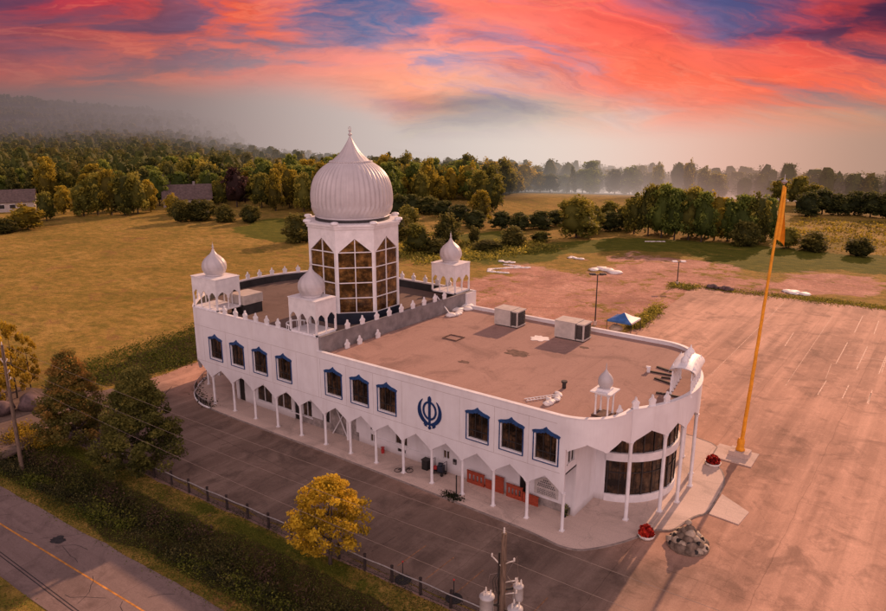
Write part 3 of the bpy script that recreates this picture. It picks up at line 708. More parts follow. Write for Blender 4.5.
# --- tower with the great dome
TC, TR = (7.5, 12.45), 5.5
tower = bpy.data.objects.new('tower', None); COL.objects.link(tower); tower.parent = temple; tower.location = (TC[0] - 18, TC[1] - 12.2, Z_DECK_UP)
def octa(r): return [(TC[0] + r * math.cos(R(22.5 + 45 * k)), TC[1] + r * math.sin(R(22.5 + 45 * k))) for k in range(8)]
MB().prism(octa(TR + .02), Z_DECK_UP, 11.95).build('drum_base', M['navy'], tower)
GZ0, ROWH, GZS, GZP, TTOP = 11.95, 1.72, 18.83, 20.35, 21.42
mbw, mbm, mbg = MB(), MB(), MB()
for k in range(8):
    a, b = Vector((*octa(TR)[k - 1], 0)), Vector((*octa(TR)[k], 0)); mid = (a + b) / 2; ux = (b - a).normalized(); L = (b - a).length
    un = Vector((TC[0], TC[1], 0)) - mid; un.normalize(); hw = L / 2
    e = dict(ux=ux, uz=(0, 0, 1), un=un, d=.22); o = (mid.x, mid.y, 0); wi = hw - .26
    # corner piers, then the head panel with its pointed opening
    mbw.plate([(-hw, GZ0), (-wi, GZ0), (-wi, GZS), (-hw, GZS)], o, **e); mbw.plate([(wi, GZ0), (hw, GZ0), (hw, GZS), (wi, GZS)], o, **e)
    mbw.plate([(-hw, GZS), (-wi, GZS), (0, GZP), (0, TTOP), (-hw, TTOP)], o, **e); mbw.plate([(hw, GZS), (hw, TTOP), (0, TTOP), (0, GZP), (wi, GZS)], o, **e)
    e2 = dict(ux=ux, uz=(0, 0, 1), un=un, d=.14); o2 = tuple(Vector(o) + un * .05)
    t = .05
    for r_ in range(5): mbm.plate([(-wi, GZ0 + ROWH * r_ - t + (.05 if r_ == 0 else 0)), (wi, GZ0 + ROWH * r_ - t + (.05 if r_ == 0 else 0)), (wi, GZ0 + ROWH * r_ + t), (-wi, GZ0 + ROWH * r_ + t)], o2, **e2)
    for c_ in (0,): mbm.plate([(c_ - t, GZ0 + t), (c_ + t, GZ0 + t), (c_ + t, GZP - .1), (c_ - t, GZP - .1)], tuple(Vector(o2) + un * .01), ux, (0, 0, 1), un, .12)
    mbg.plate([(-wi - .05, GZ0), (wi + .05, GZ0), (wi + .05, GZS), (0, GZP + .05), (-wi - .05, GZS)], tuple(Vector(o) + un * .16), ux, (0, 0, 1), un, .02)
mbw.build('tower_wall', M['white_paint'], tower); mbm.build('mullions', M['white_paint'], tower); mbg.build('glazing', M['glass_tower'], tower)
mb = MB(); mb.prism(octa(TR + .14), TTOP, TTOP + .28); mb.prism(octa(TR + .30), TTOP + .28, TTOP + .52)
for k in range(8):
    x, y = octa(TR + .05)[k]; mb.lathe([(.42, TTOP + .52), (.48, TTOP + .62), (.40, TTOP + .78), (.2, TTOP + .84), (.02, TTOP + .86)], (x, y, 0), 12)
mb.build('cornice', M['white_paint'], tower)
MB().lathe([(4.3, TTOP + .52), (4.3, TTOP + .78)], (*TC, 0), 64).build('drum_ring', M['dark_metal'], tower)
DZ = TTOP + .78
dp = [(4.12, 0), (4.28, .10), (4.20, .22), (4.34, .36), (4.52, .70), (4.66, 1.25), (4.72, 1.9), (4.71, 2.6), (4.62, 3.3), (4.46, 3.9), (4.20, 4.5), (3.82, 5.05), (3.32, 5.55), (2.74, 5.95), (2.30, 6.20), (2.20, 6.24), (1.96, 6.45), (1.52, 6.82), (1.12, 7.25), (.80, 7.68), (.53, 8.12), (.30, 8.52), (.13, 8.90)]
def refine(p, n):
    t = np.linspace(0, len(p) - 1, n); i = np.arange(len(p)); return list(zip(np.interp(t, i, [q[0] for q in p]), np.interp(t, i, [q[1] for q in p])))
dpr = refine(dp, 66)
def rib(a, t, r):
    z = np.interp(t, np.linspace(0, 1, len(dpr)), [q[1] for q in dpr])
    k = min(1, max(0, (z - 1.0) / .5)) * min(1, max(0, (6.22 - z) / .25))
    tex = 0.010 * math.sin(a * 56 + z * 9) * math.sin(z * 16) if .45 < z < 1.75 else 0
    up = min(1, max(0, (z - 6.32) / .2)) * .012 * math.cos(a * 20)
    return r * (1 - .034 * k * (1 - abs(math.cos(a * 24))) ** 0.7 + tex + up)
dm = MB().lathe(dpr, (*TC, DZ), 304, mod=rib).build('dome', M['dome'], tower)
mb = MB().lathe([(2.16, DZ + 6.10), (2.36, DZ + 6.16), (2.41, DZ + 6.22), (2.32, DZ + 6.29), (2.06, DZ + 6.32)], (*TC, 0), 190, mod=lambda a, t, r: r * (1 + .035 * math.cos(48 * a)))
mb.build('lotus_edge', M['dome'], dm)
mb = MB(); mb.lathe([(.12, 8.75), (.07, 8.85), (.22, 8.98), (.24, 9.08), (.10, 9.2), (.05, 9.28), (.16, 9.38), (.15, 9.48), (.04, 9.6), (.03, 9.75), (.01, 9.9)], (*TC, DZ + .13), 12)
mb.tube([(TC[0] + .22 * math.cos(t), TC[1], DZ + 9.80 + .22 * math.sin(t)) for t in np.linspace(0, 2 * PI, 17)], .025, 5)
mb.build('finial', M['dome'], dm)

# --- corner turrets
def turret(x0, x1, y0, y1, z0, z1, zs, zp, nx, ny):
    t = bpy.data.objects.new('turret', None); COL.objects.link(t); t.parent = temple; cx, cy = (x0 + x1) / 2, (y0 + y1) / 2; t.location = (cx - 18, cy - 12.2, z0)
    mb = MB()
    sides = [((x0, y0), (1, 0, 0), (0, 1, 0), x1 - x0, nx), ((x1, y0), (0, 1, 0), (-1, 0, 0), y1 - y0, ny), ((x1, y1), (-1, 0, 0), (0, -1, 0), x1 - x0, nx), ((x0, y1), (0, -1, 0), (1, 0, 0), y1 - y0, ny)]
    posts = MB()
    for i, ((px, py), ux, un, L, n) in enumerate(sides):
        b = L / n; o = Vector((px, py, 0)) + (Vector(un) * 0 if i % 2 == 0 else Vector(un) * .002)
        for k in range(n):
            s0, s1, m = k * b, (k + 1) * b, (k + .5) * b
            lo = [(s0, zs), (s0 + .10, zs), (s0 + .16, zs + .42 * (zp - zs)), (m - .16 * b, zs + .86 * (zp - zs)), (m, zp), (m + .16 * b, zs + .86 * (zp - zs)), (s1 - .16, zs + .42 * (zp - zs)), (s1 - .10, zs), (s1, zs)]
            for (a, za), (c, zc_) in zip(lo[:-1], lo[1:]):
                if i % 2:
                    a2, c2 = max(a, .142), min(c, L - .142)
                    if c2 - a2 < 1e-3: continue
                    za, zc_ = za + (zc_ - za) * (a2 - a) / max(c - a, 1e-6), za + (zc_ - za) * (c2 - a) / max(c - a, 1e-6); a, c = a2, c2
                if c - a > 1e-4: mb.plate([(a, za), (c, zc_), (c, z1), (a, z1)], o, ux, (0, 0, 1), un, .14)
            for q in ((s0,) if k else ()):
                p = Vector((px, py, 0)) + Vector(ux) * q + Vector(un) * .09
                MB().cyl((p.x, p.y, z0), (p.x, p.y, zs + .02), .075, .065, 8).build('post', M['white_paint'], t)
        p = Vector((px, py, 0)) + (Vector(ux) + Vector(un)) * .09; MB().box(p.x - .09, p.x + .09, p.y - .09, p.y + .09, z0, zs + .02).build('post', M['white_paint'], t)
    mb.box(x0 - .06, x1 + .06, y0 - .06, y1 + .06, z1, z1 + .08); mb.build('turret_wall', M['white_paint'], t)
    MB().box(x0, x1, y0, y1, z0 - .02, z0 + .14).box(x0 + .2, x1 - .2, y0 + .2, y1 - .2, z0 + .14, z0 + .16).build('plinth', M['white_paint'], t)
    sp = refine([(.98, 0), (1.06, .10), (1.02, .22), (1.22, .42), (1.40, .80), (1.42, 1.15), (1.33, 1.55), (1.08, 1.95), (.74, 2.26), (.42, 2.52), (.22, 2.80), (.10, 3.10)], 40)
    def swirl(a, tt, r): k = min(1, max(0, (tt - .18) * 6)) * min(1, (1 - tt) * 4); return r * (1 - .05 * k * (1 - abs(math.cos(6 * (a + tt * 1.1)))))
    d = MB().lathe(sp, (cx, cy, z1 + .08), 84, mod=swirl).build('dome', M['dome'], t)
    MB().lathe([(.10, 3.10), (.05, 3.18), (.13, 3.26), (.14, 3.34), (.05, 3.42), (.09, 3.5), (.08, 3.58), (.02, 3.66), (.01, 3.95)], (cx, cy, z1 + .08), 10).build('finial', M['dome'], t)
turret(-6.75, -2.3, .12, 3.45, Z_UP + .07, 15.42, 13.15, 13.95, 3, 2)
turret(9.75, 13.72, .12, 3.0, Z_UP + .07, 15.38, 13.10, 13.93, 3, 2)
turret(11.0, 14.7, 22.9, 26.1, Z_UP + .07, 15.40, 13.10, 13.95, 3, 2)
# stair-head cabin on the high roof and curved rail by the middle turret
mb = MB(); mb.box(-4.5, -2.0, 3.7, 6.3, Z_DECK_UP, 11.9, 1); mb.box(-4.6, -1.9, 3.6, 6.4, 11.9, 13.0, 0)
mb.build('roof_cabin', [M['ac'], M['dark_wall']], temple)
mb = MB(); mb.tube([(9.6 + 1.2 * math.cos(t), 1.35 + 1.1 * math.sin(t), Z_UP + .55) for t in np.linspace(PI * .5, PI * 1.5, 12)], .08, 6)
for t in np.linspace(PI * .55, PI * 1.45, 5): mb.cyl((9.6 + 1.2 * math.cos(t), 1.35 + 1.1 * math.sin(t), Z_DECK_UP), (9.6 + 1.2 * math.cos(t), 1.35 + 1.1 * math.sin(t), Z_UP + .55), .05, n=6)
mb.build('curved_rail', M['white_paint'], temple)
mb = MB(); mb.box(20.7, 22.6, 12.0, 12.12, Z_DECK, Z_DECK + .10).box(20.7, 22.6, 13.5, 13.62, Z_DECK, Z_DECK + .10).box(20.7, 20.82, 12.12, 13.5, Z_DECK, Z_DECK + .10).box(22.48, 22.6, 12.12, 13.5, Z_DECK, Z_DECK + .10)
mb.build('roof_hatch', M['deposit'], temple)
def blot(cx, cy, r, seed, sx=1.0):
    k = lambda i: 1 + .42 * noise.noise(Vector((2.2 * math.cos(2 * PI * i / 48), 2.2 * math.sin(2 * PI * i / 48), seed * 1.7))) + .12 * noise.noise(Vector((7 * math.cos(2 * PI * i / 48), 7 * math.sin(2 * PI * i / 48), seed)))
    return [(cx + sx * r * k(i) * math.cos(2 * PI * i / 48), cy + r * k(i) * math.sin(2 * PI * i / 48)) for i in range(48)]
mb = MB()
for (x, y, r, s) in [(30, 12.4, .95, 1), (34.6, 18.2, .35, 4), (27.0, 7.0, .4, 9)]: MB().prism(blot(x, y, r, s, 1.5), Z_DECK + .002, Z_DECK + .006).build('roof_stain', M['deposit'], temple)

# ================================================================== GROUND
CAM = Vector((65.19, -48.36, 33.49)); YAW = R(36.32); PITCH = R(14.82)
def axis(lo, hi, step, far_lo, far_hi, g=1.12):
    a = list(np.arange(lo, hi + .01, step)); s = step
    while a[-1] < far_hi: s *= g; a.append(a[-1] + s)
    s = step; b = [a[0]]
    while b[-1] > far_lo: s *= g; b.append(b[-1] - s)
    return np.array(list(reversed(b[1:])) + a)
gx = axis(-75, 78, 1.25, -3800, 3000); gy = axis(-46, 140, 1.25, -500, 4200)
X, Y = np.meshgrid(gx, gy)
fbm = np.vectorize(lambda x, y, s: noise.fractal(Vector((x / s, y / s, 3.7)), 0.9, 2.1, 4))
nz1 = fbm(X, Y, 14.0); nz2 = fbm(X, Y, 45.0)
def poly_sd(poly, X, Y):
    """signed distance, positive inside"""
    d = np.full(X.shape, 1e9); ins = np.zeros(X.shape, bool); n = len(poly)
    for i in range(n):
        (x0, y0), (x1, y1) = poly[i], poly[(i + 1) % n]; ex, ey = x1 - x0, y1 - y0
        t = np.clip(((X - x0) * ex + (Y - y0) * ey) / (ex * ex + ey * ey + 1e-9), 0, 1)
        d = np.minimum(d, np.hypot(X - x0 - t * ex, Y - y0 - t * ey))
        c = ((y0 > Y) != (y1 > Y)) & (X < (x1 - x0) * (Y - y0) / (y1 - y0 + 1e-12) + x0); ins ^= c
    return np.where(ins, d, -d)
def mask(poly, soft, wob): return np.clip(0.5 + (poly_sd(poly, X, Y) + nz1 * wob) / (2 * soft), 0, 1)
DIRT = [(-21, 56), (-17.4, 63), (-15.5, 74), (-14.4, 90), (-10.3, 102), (-9, 116), (-2.7, 128), (9.4, 123), (19, 121), (30, 119), (36, 128), (52, 131), (75, 128), (110, 128), (110, 113), (53, 116), (41, 104), (31.6, 99), (23, 99), (23, 54), (0.2, 50), (-20, 47)]
GREEN = [(-60, 84), (-30, 78), (-24, 92), (-16, 101), (-12, 118), (-4, 130), (10, 124), (34, 121), (53, 131), (110, 131), (110, 160), (50, 155), (20, 152), (-8, 146), (-22, 130), (-34, 118)]
LAWN = [(-108, 84), (-124, 106), (-112, 118), (-84, 92), (-84, 80)]
LAWN2 = [(-54, 119), (-46, 138), (-32, 118), (-37, 104)]
WEED = [(-26, -6), (-30, -2), (-31, 6), (-33, 20), (-27, 42), (-22, 42), (-19.2, 12), (-18.4, 0), (-21, -5)]
FRONTG = [(-60, -15.5 - 2.6), (120, -8.6), (120, -11.8), (-60, -20.8)]
DITCH = [(-60, -19.5), (120, -11.5), (120, -17.2), (-60, -25.4)]
ROADS = [(-60, -25.5), (120, -17.5), (120, -23.0), (-60, -31)]
FIELD_R = [(30, 160), (120, 150), (200, 260), (60, 240)]
dirt = np.maximum(mask(DIRT, 2.0, 7.0), 0.0)
lush = np.clip(mask(GREEN, 4, 6) * (0.75 + nz2) + mask(LAWN, 2, 3) * 1.3 + mask(LAWN2, 2, 3) * 1.2 + mask(FRONTG, .6, .6) * np.clip(.62 + nz1 * .9, .1, 1), 0, 1)
weed = np.clip(mask(WEED, 1.5, 4) * .9 + mask(DITCH, .5, .8), 0, 1)
dirt *= 1 - np.clip((nz2 + 0.02) * 2.2, 0, .85) * (Y > 92)
yl = lambda x: 0.043 * x
dy_ = Y - (-19.6 + 0.0445 * X)
Z = -0.75 * np.exp(-(dy_ / 1.6) ** 2) + nz1 * 0.05
flat = (np.abs(X - 18) < 45) & (Y > -15 + yl(X)); Z = np.where(flat, 0, Z)
Z = np.where(dy_ < -3.6, 0, Z)
dc = np.hypot(X - CAM.x, Y - CAM.y)
bear = np.degrees(np.arctan2(Y - CAM.y, X - CAM.x))
Z += np.clip((dc - 330) / 900, 0, 1) * (nz2 * 6)
hl = np.exp(-((bear - 161) / 15.0) ** 2) * 64 * np.clip((dc - 950) / 800, 0, 1) ** 1.3 * np.where(dc > 2300, np.exp(-((dc - 2300) / 900) ** 2), 1)
Z += hl
fall_w = np.clip((np.interp(bear, [105, 118, 130, 139, 147], [1.0, .80, .62, .25, 0.0])), 0, 1)     # the land drops into a misty valley beyond the fields
Z -= fall_w * (np.clip(dc - 320, 0, 900) * .10 + np.clip(dc - 520, 0, 3600) * .075)
woods = np.clip((dc - 330) / 60 + nz2 * 2, 0, 1)
nr, nc = X.shape
co = np.stack([X, Y, Z], -1).reshape(-1, 3); idx = np.arange(nr * nc).reshape(nr, nc)
q = np.stack([idx[:-1, :-1], idx[:-1, 1:], idx[1:, 1:], idx[1:, :-1]], -1).reshape(-1, 4)

gm, nt, b, out = new_mat('meadow')
w = worldvec(nt)
n1 = noise_tex(nt, w, .045, 6, .62, .6); n2 = noise_tex(nt, worldvec(nt, (1, 1.7, 1), (0, 0, R(-36))), .30, 7, .76, .3); n3 = noise_tex(nt, w, 1.3, 5, .75); n4 = noise_tex(nt, w, 5.5, 4, .8)
base = ramp(nt, n1, [(.28, (.285, .185, .042)), (.50, (.435, .262, .066)), (.74, (.545, .340, .105))]).outputs[0]
grn = ramp(nt, n1, [(.35, (.135, .130, .020)), (.65, (.205, .166, .028))]).outputs[0]
c = mixc(nt, ramp(nt, n2, [(.33, (0, 0, 0)), (.62, (1, 1, 1))]).outputs[0], grn, base)
c = mixc(nt, math_n(nt, 'MULTIPLY', ramp(nt, noise_tex(nt, w, .34, 7, .8, .4), [(.48, (0, 0, 0)), (.62, (1, 1, 1))]).outputs[0], .48), c, (.130, .108, .022))
c = mixc(nt, math_n(nt, 'MULTIPLY', ramp(nt, noise_tex(nt, worldvec(nt, (1, 1, 1)), .75, 6, .8, .2), [(.56, (0, 0, 0)), (.70, (1, 1, 1))]).outputs[0], .60), c, (.50, .31, .11))
c = mixc(nt, math_n(nt, 'MULTIPLY', ramp(nt, noise_tex(nt, w, .16, 6, .75, 1.0), [(.56, (0, 0, 0)), (.70, (1, 1, 1))]).outputs[0], .75), c, (.270, .120, .058))
c = mixc(nt, math_n(nt, 'MULTIPLY', ramp(nt, n3, [(.50, (0, 0, 0)), (.64, (1, 1, 1))]).outputs[0], .50), c, (.115, .078, .024))
dsh = noise_tex(nt, worldvec(nt, (.32, 1.5, 1), (0, 0, R(-36))), .55, 3, .6)
c = mixc(nt, math_n(nt, 'MULTIPLY', ramp(nt, dsh, [(.68, (0, 0, 0)), (.74, (1, 1, 1))]).outputs[0], .7), c, (.085, .045, .022))
n_e = noise_tex(nt, w, .28, 7, .72, .5)
def attr(nm):
    a = nd(nt, 'ShaderNodeAttribute', attribute_name=nm); return a.outputs['Fac']
def edge(nm, amt=1.3, lo=.40, hi=.60):
    f = math_n(nt, 'ADD', attr(nm), math_n(nt, 'MULTIPLY', math_n(nt, 'SUBTRACT', math_n(nt, 'ADD', math_n(nt, 'MULTIPLY', n3, .6), math_n(nt, 'MULTIPLY', n_e, .8)), .7), amt))
    return ramp(nt, f, [(lo, (0, 0, 0)), (hi, (1, 1, 1))]).outputs[0]
lus = ramp(nt, n2, [(.35, (.070, .082, .012)), (.55, (.125, .125, .017)), (.72, (.215, .172, .032))]).outputs[0]
c = mixc(nt, edge('lush'), c, lus)
wd = ramp(nt, n3, [(.35, (.030, .022, .010)), (.55, (.070, .052, .018)), (.72, (.125, .085, .036))]).outputs[0]
c = mixc(nt, edge('weed'), c, wd)
dn = ramp(nt, noise_tex(nt, w, .10, 7, .7, .8), [(.34, (.36, .185, .135)), (.50, (.53, .275, .200)), (.66, (.68, .385, .290))]).outputs[0]
dn = mixc(nt, math_n(nt, 'MULTIPLY', ramp(nt, n2, [(.55, (0, 0, 0)), (.7, (1, 1, 1))]).outputs[0], .5), dn, (.22, .115, .085))
dn = mixc(nt, math_n(nt, 'MULTIPLY', ramp(nt, n3, [(.47, (0, 0, 0)), (.62, (1, 1, 1))]).outputs[0], .55), dn, (.30, .165, .125))
dn = mixc(nt, math_n(nt, 'MULTIPLY', ramp(nt, noise_tex(nt, w, .55, 6, .75), [(.55, (0, 0, 0)), (.66, (1, 1, 1))]).outputs[0], .6), dn, (.76, .47, .36))
dn = mixc(nt, math_n(nt, 'MULTIPLY', ramp(nt, noise_tex(nt, worldvec(nt, (.5, 1.6, 1), (0, 0, R(-30))), .16, 6, .75), [(.56, (0, 0, 0)), (.66, (1, 1, 1))]).outputs[0], .55), dn, (.17, .115, .055))
dirt_f = math_n(nt, 'ADD', attr('dirt'), math_n(nt, 'ADD', math_n(nt, 'MULTIPLY', math_n(nt, 'SUBTRACT', n1, .49), 3.2), math_n(nt, 'MULTIPLY', math_n(nt, 'SUBTRACT', n_e, .52), 4.2)))
dirt_m = math_n(nt, 'MULTIPLY', ramp(nt, dirt_f, [(.28, (0, 0, 0)), (.72, (1, 1, 1))]).outputs[0], ramp(nt, attr('dirt'), [(.0, (0, 0, 0)), (.6, (1, 1, 1))]).outputs[0])
c = mixc(nt, dirt_m, c, dn)
fw_ = ramp(nt, n3, [(.35, (.016, .014, .006)), (.6, (.050, .040, .014)), (.75, (.085, .060, .020))]).outputs[0]
c = mixc(nt, attr('woods'), c, fw_)
c = mixc(nt, 1.0, c, ramp(nt, n4, [(.32, (.66, .66, .66)), (.68, (1.30, 1.30, 1.30))]).outputs[0], 'MULTIPLY')
nt.links.new(c, b.inputs['Base Color']); b.inputs['Roughness'].default_value = .95; b.inputs['Specular IOR Level'].default_value = .08
bump(nt, b, math_n(nt, 'ADD', n3, n4), .55, .25)
gme = np_mesh('ground', co, q, [gm], smooth=True)
for nm, arr in (('dirt', dirt), ('lush', lush), ('weed', weed), ('woods', woods)):
    a = gme.attributes.new(nm, 'FLOAT', 'POINT'); a.data.foreach_set('value', arr.astype(np.float32).ravel())
ground = bpy.data.objects.new('ground', gme); COL.objects.link(ground); tag(ground, kind='structure')

def struct(name, mb, mat): o = mb.build(name, mat); return tag(o, kind='structure')
def wobble(poly, step, amp, seed):
    out = []; n = len(poly)
    for i in range(n):
        p, q_ = Vector(poly[i]), Vector(poly[(i + 1) % n]); L = (q_ - p).length; k = max(1, int(L / step)); d = (q_ - p).normalized(); nn = Vector((-d.y, d.x))
        for j in range(k):
            t = p + (q_ - p) * (j / k); a = noise.noise(Vector((t.x * .35, t.y * .35, seed))) * amp; out.append(tuple(t + nn * a))
    return out
lot = [(-9.5, -14.3), (48, -11.9), (110, -9.0), (110, 97), (60, 98.5), (48.3, 97.6), (41.7, 96.8), (36.6, 95.8), (29.6, 94.9), (22.2, 95.5), (24.2, 67), (23.2, 45), (20, 33), (-10, 33), (-19.5, 22), (-19.6, 12), (-18.6, 4), (-18.2, -1.5), (-19.4, -5.5), (-26, -9.5), (-30, -11.5), (-31, -15.6), (-24, -15), (-16, -15)]
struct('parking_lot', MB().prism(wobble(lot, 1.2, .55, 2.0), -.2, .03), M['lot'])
rdl = lambda x, o: (x, o + .0445 * x)
struct('road', MB().prism(wobble([rdl(-220, -30.6), rdl(190, -30.6), rdl(190, -23.8), rdl(-220, -23.8)], 1.5, .22, 5.0), -.2, .035), M['road'])
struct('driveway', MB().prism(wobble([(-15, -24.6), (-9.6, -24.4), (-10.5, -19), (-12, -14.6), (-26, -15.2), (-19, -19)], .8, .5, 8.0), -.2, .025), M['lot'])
def strip(mb, p0, p1, wd, z, n=1, rnd=None):
    p0, p1 = Vector(p0), Vector(p1); d = (p1 - p0).normalized(); nn = Vector((-d.y, d.x)) * wd / 2
    mb.add([(*(p0 - nn), z), (*(p1 - nn), z), (*(p1 + nn), z), (*(p0 + nn), z)], [(0, 1, 2, 3)])
mb = MB()
for o in (-27.02,): strip(mb, rdl(-200, o), rdl(180, o), .14, .040)
struct('road_marking', mb, M['line_yellow'])
mb = MB()
for o in (-29.05, -29.28):
    pts = [rdl(x, o - .04 * (x - 7)) for x in np.arange(-6, 30, 1.5)]
    for a, b_ in zip(pts[:-1], pts[1:]): strip(mb, a, b_, .07, .041)
rd = random.Random(3)
for _ in range(16):
    x = rd.uniform(-20, 40); o = rd.uniform(-30, -24.2); p = Vector(rdl(x, o)); a = rd.uniform(0, PI)
    for k in range(rd.randint(2, 5)):
        q_ = p + Vector((math.cos(a), math.sin(a))) * rd.uniform(.4, 1.1); strip(mb, p, q_, .035, .0415); p = q_; a += rd.uniform(-.6, .6)
mb.prism(blot(9.2, -25.2, .5, 8, 1.3), .040, .042)
struct('road_seam', mb, M['tar'])
mb = MB()
for x in np.arange(33.85, 47, 2.75): strip(mb, (x, -8.0), (x - .1, -11.5), .09, .034)
struct('parking_marking', mb, M['line_stall'])
mb = MB()
for x in np.arange(3.6, 33, 2.75): strip(mb, (x, -8.2), (x - .2, -11.3), .08, .034)
strip(mb, (-2, -5.2), (30, -6.6), .08, .034); strip(mb, (6.5, -2.6), (5.4, -6.4), .08, .034)
struct('parking_marking', mb, M['line_faded'])
mb = MB()
for a, b_ in [((52.7, 90.7), (53, 78.7)), ((52.9, 72.3), (53.1, 60.5)), ((55.6, 71.8), (55.75, 59.5)), ((58.35, 68.3), (58.4, 59.2)), ((53.2, 52.3), (53.2, 46.3)), ((55.8, 52.3), (55.85, 46.5)), ((58.45, 50.8), (58.5, 46.7)), ((45.2, 72.9), (45.6, 64.8)), ((55.3, 88.8), (55.6, 79.6))]: strip(mb, a, b_, .12, .034)
for k in range(2, 8):
    for y0_, y1_ in ((91, 79.5), (72, 60), (52, 46.5)): strip(mb, (53 + 2.72 * k, y0_), (53.2 + 2.72 * k, y1_), .10, .034)
strip(mb, (53.4, 65.8), (75, 66.2), .10, .0345)
struct('parking_marking', mb, M['line_white'])
mb = MB(); strip(mb, (39.7, 93.2), (40.4, 45.4), .09, .034); strip(mb, (48.5, 88), (49.3, 47), .07, .034); strip(mb, (52.6, 60), (53, 53), .07, .034)
struct('parking_marking', mb, M['line_dust'])

# pavement round the temple with its kerb and lobed entrance terrace
terr = [(-4.0, -1.0), (-.5, -1.15), (20, -1.05), (38.5, -1.3), (41.0, -1.55), (42.6, -1.8), (44.1, -1.45), (45.4, .1), (46.4, 1.7), (47.2, 3.4), (47.75, 5.0), (49.1, 5.75), (49.5, 7.8), (49.9, 9.2), (50.6, 10.15), (50.45, 14.4), (50.3, 16.0), (50.0, 17.4), (49.3, 18.9), (48.2, 19.9), (47.6, 21.4), (47.4, 24.9), (30, 25.6), (-2, 27.4), (-8, 26.6), (-12.6, 21.9), (-14.4, 15.6), (-14.2, 9.8), (-12.6, 4.6), (-9.2, .8), (-6.9, -.5)]
def smooth_poly(p, it=2):
    for _ in range(it):
        n = len(p); p = [tuple(np.array(p[i]) * (1 - t) + np.array(p[(i + 1) % n]) * t) for i in range(n) for t in (.2, .8)]
    return p
ts = smooth_poly(terr)
struct('pavement', MB().prism(ts, -.1, .12), M['concrete'])
mb = MB(); n = len(ts)
cen = [Vector(p) for p in ts]
for i in range(n):
    a, b_ = cen[i], cen[(i + 1) % n]; d = (b_ - a).normalized(); nn = Vector((d.y, -d.x)) * .14
    mb.add([(*a, -.1), (*b_, -.1), (*(b_ + nn), -.1), (*(a + nn), -.1), (*a, .135), (*b_, .135), (*(b_ + nn), .135), (*(a + nn), .135)], [(4, 7, 6, 5), (3, 2, 6, 7), (0, 4, 5, 1)])
struct('kerb', mb, M['kerb'])
struct('ramp', MB().prism([(50.75, 10.2), (53.3, 9.95), (53.5, 12.5), (50.7, 14.3)], -.1, .10), M['concrete'])
struct('path', MB().prism([(47.2, 21.35), (51.5, 21.3), (51.45, 24.7), (47.5, 24.85)], -.1, .128), M['concrete'])

# ================================================================== THINGS ON THE ROOF
def ac_unit(label, x0, y0, sx, sy, h):
    t = thing('rooftop_ac_unit', label, 'air conditioner', (x0 + sx / 2, y0 + sy / 2, Z_DECK), 0, 'air conditioning units on the low roof')
    z = Z_DECK; mb = MB(); mb.box(x0, x0 + sx * .72, y0, y0 + sy, z + .12, z + h); mb.box(x0 - .03, x0 + sx * .72 + .03, y0 - .03, y0 + sy + .03, z + h, z + h + .06)
    mb.box(x0 + sx * .74, x0 + sx, y0 + .02, y0 + sy - .02, z + h - .12, z + h + .02); mb.box(x0 + sx * .95, x0 + sx, y0, y0 + .09, z + .12, z + h - .12); mb.box(x0 + sx * .74, x0 + sx, y0 + .03, y0 + sy - .03, z + .12, z + .26)
    mb.build('casing', M['ac'], t)
    g = MB(); g.box(x0 + sx * .74, x0 + sx * .97, y0 + .12, y0 + sy - .12, z + .26, z + h - .12)
    g.box(x0 + sx * .70, x0 + sx * .745, y0 - .012, y0, z + .2, z + h - .05)
    for k in range(7):
        zz = z + .34 + k * (h - .6) / 7; g.box(x0 + sx * .75, x0 + sx * .96, y0 + .06, y0 + .1, zz, zz + .05); g.box(x0 + sx * .97, x0 + sx * .99, y0 + .14, y0 + sy - .14, zz, zz + .05)
    g.build('condenser_grille', M['ac_dark'], t)
    for ya in (y0 + .05, y0 + sy - .2): MB().box(x0 + .1, x0 + sx - .1, ya, ya + .15, z, z + .12).build('rail', M['dark_metal'], t)
    MB().box(x0 + .25, x0 + sx * .5, y0 - .012, y0, z + .3, z + h - .2).build('access_panel', M['ac'], t)
    return t
ac_unit('cream rooftop air conditioner farther from the flagpole, with a grille end', 22.4, 19.9, 3.1, 2.0, 1.95)
ac_unit('cream rooftop air conditioner nearer the flagpole, beside a pale roof patch', 30.35, 19.6, 3.5, 2.0, 1.95)
tag(MB().prism(blot(29.3, 18.2, .95, 21, 1.0), Z_DECK, Z_DECK + .03).build('roof_sheet', M['tarp_white'], origin=(29.3, 18.2, Z_DECK)), 'pale crumpled sheet on the roof beside the nearer air conditioner', 'sheet')

# small shrine with a dome
t = thing('rooftop_shrine', 'small white open shrine with an onion dome near the rounded roof corner', 'shrine', (43.6, 3.0, Z_DECK))
kx, ky, kz = 43.6, 3.0, Z_DECK
MB().box(kx - .75, kx + .75, ky - .75, ky + .75, kz, kz + .18).build('base', M['deposit'], t)
for sx, sy in ((-1, -1), (1, -1), (1, 1), (-1, 1)):
    MB().lathe([(.12, .18), (.09, .3), (.075, .5), (.075, 1.6), (.12, 1.8), (.13, 1.9)], (kx + .52 * sx, ky + .52 * sy, kz), 10).build('post', M['white_paint'], t)
mb = MB(); mb.box(kx - .6, kx + .6, ky - .6, ky + .6, kz + 1.9, kz + 2.12); mb.prism([(kx - .9, ky - .9), (kx + .9, ky - .9), (kx + .9, ky + .9), (kx - .9, ky + .9)], kz + 2.12, kz + 2.22); mb.box(kx - .5, kx + .5, ky - .5, ky + .5, kz + 2.22, kz + 2.4)
mb.build('canopy_slab', M['white_paint'], t)
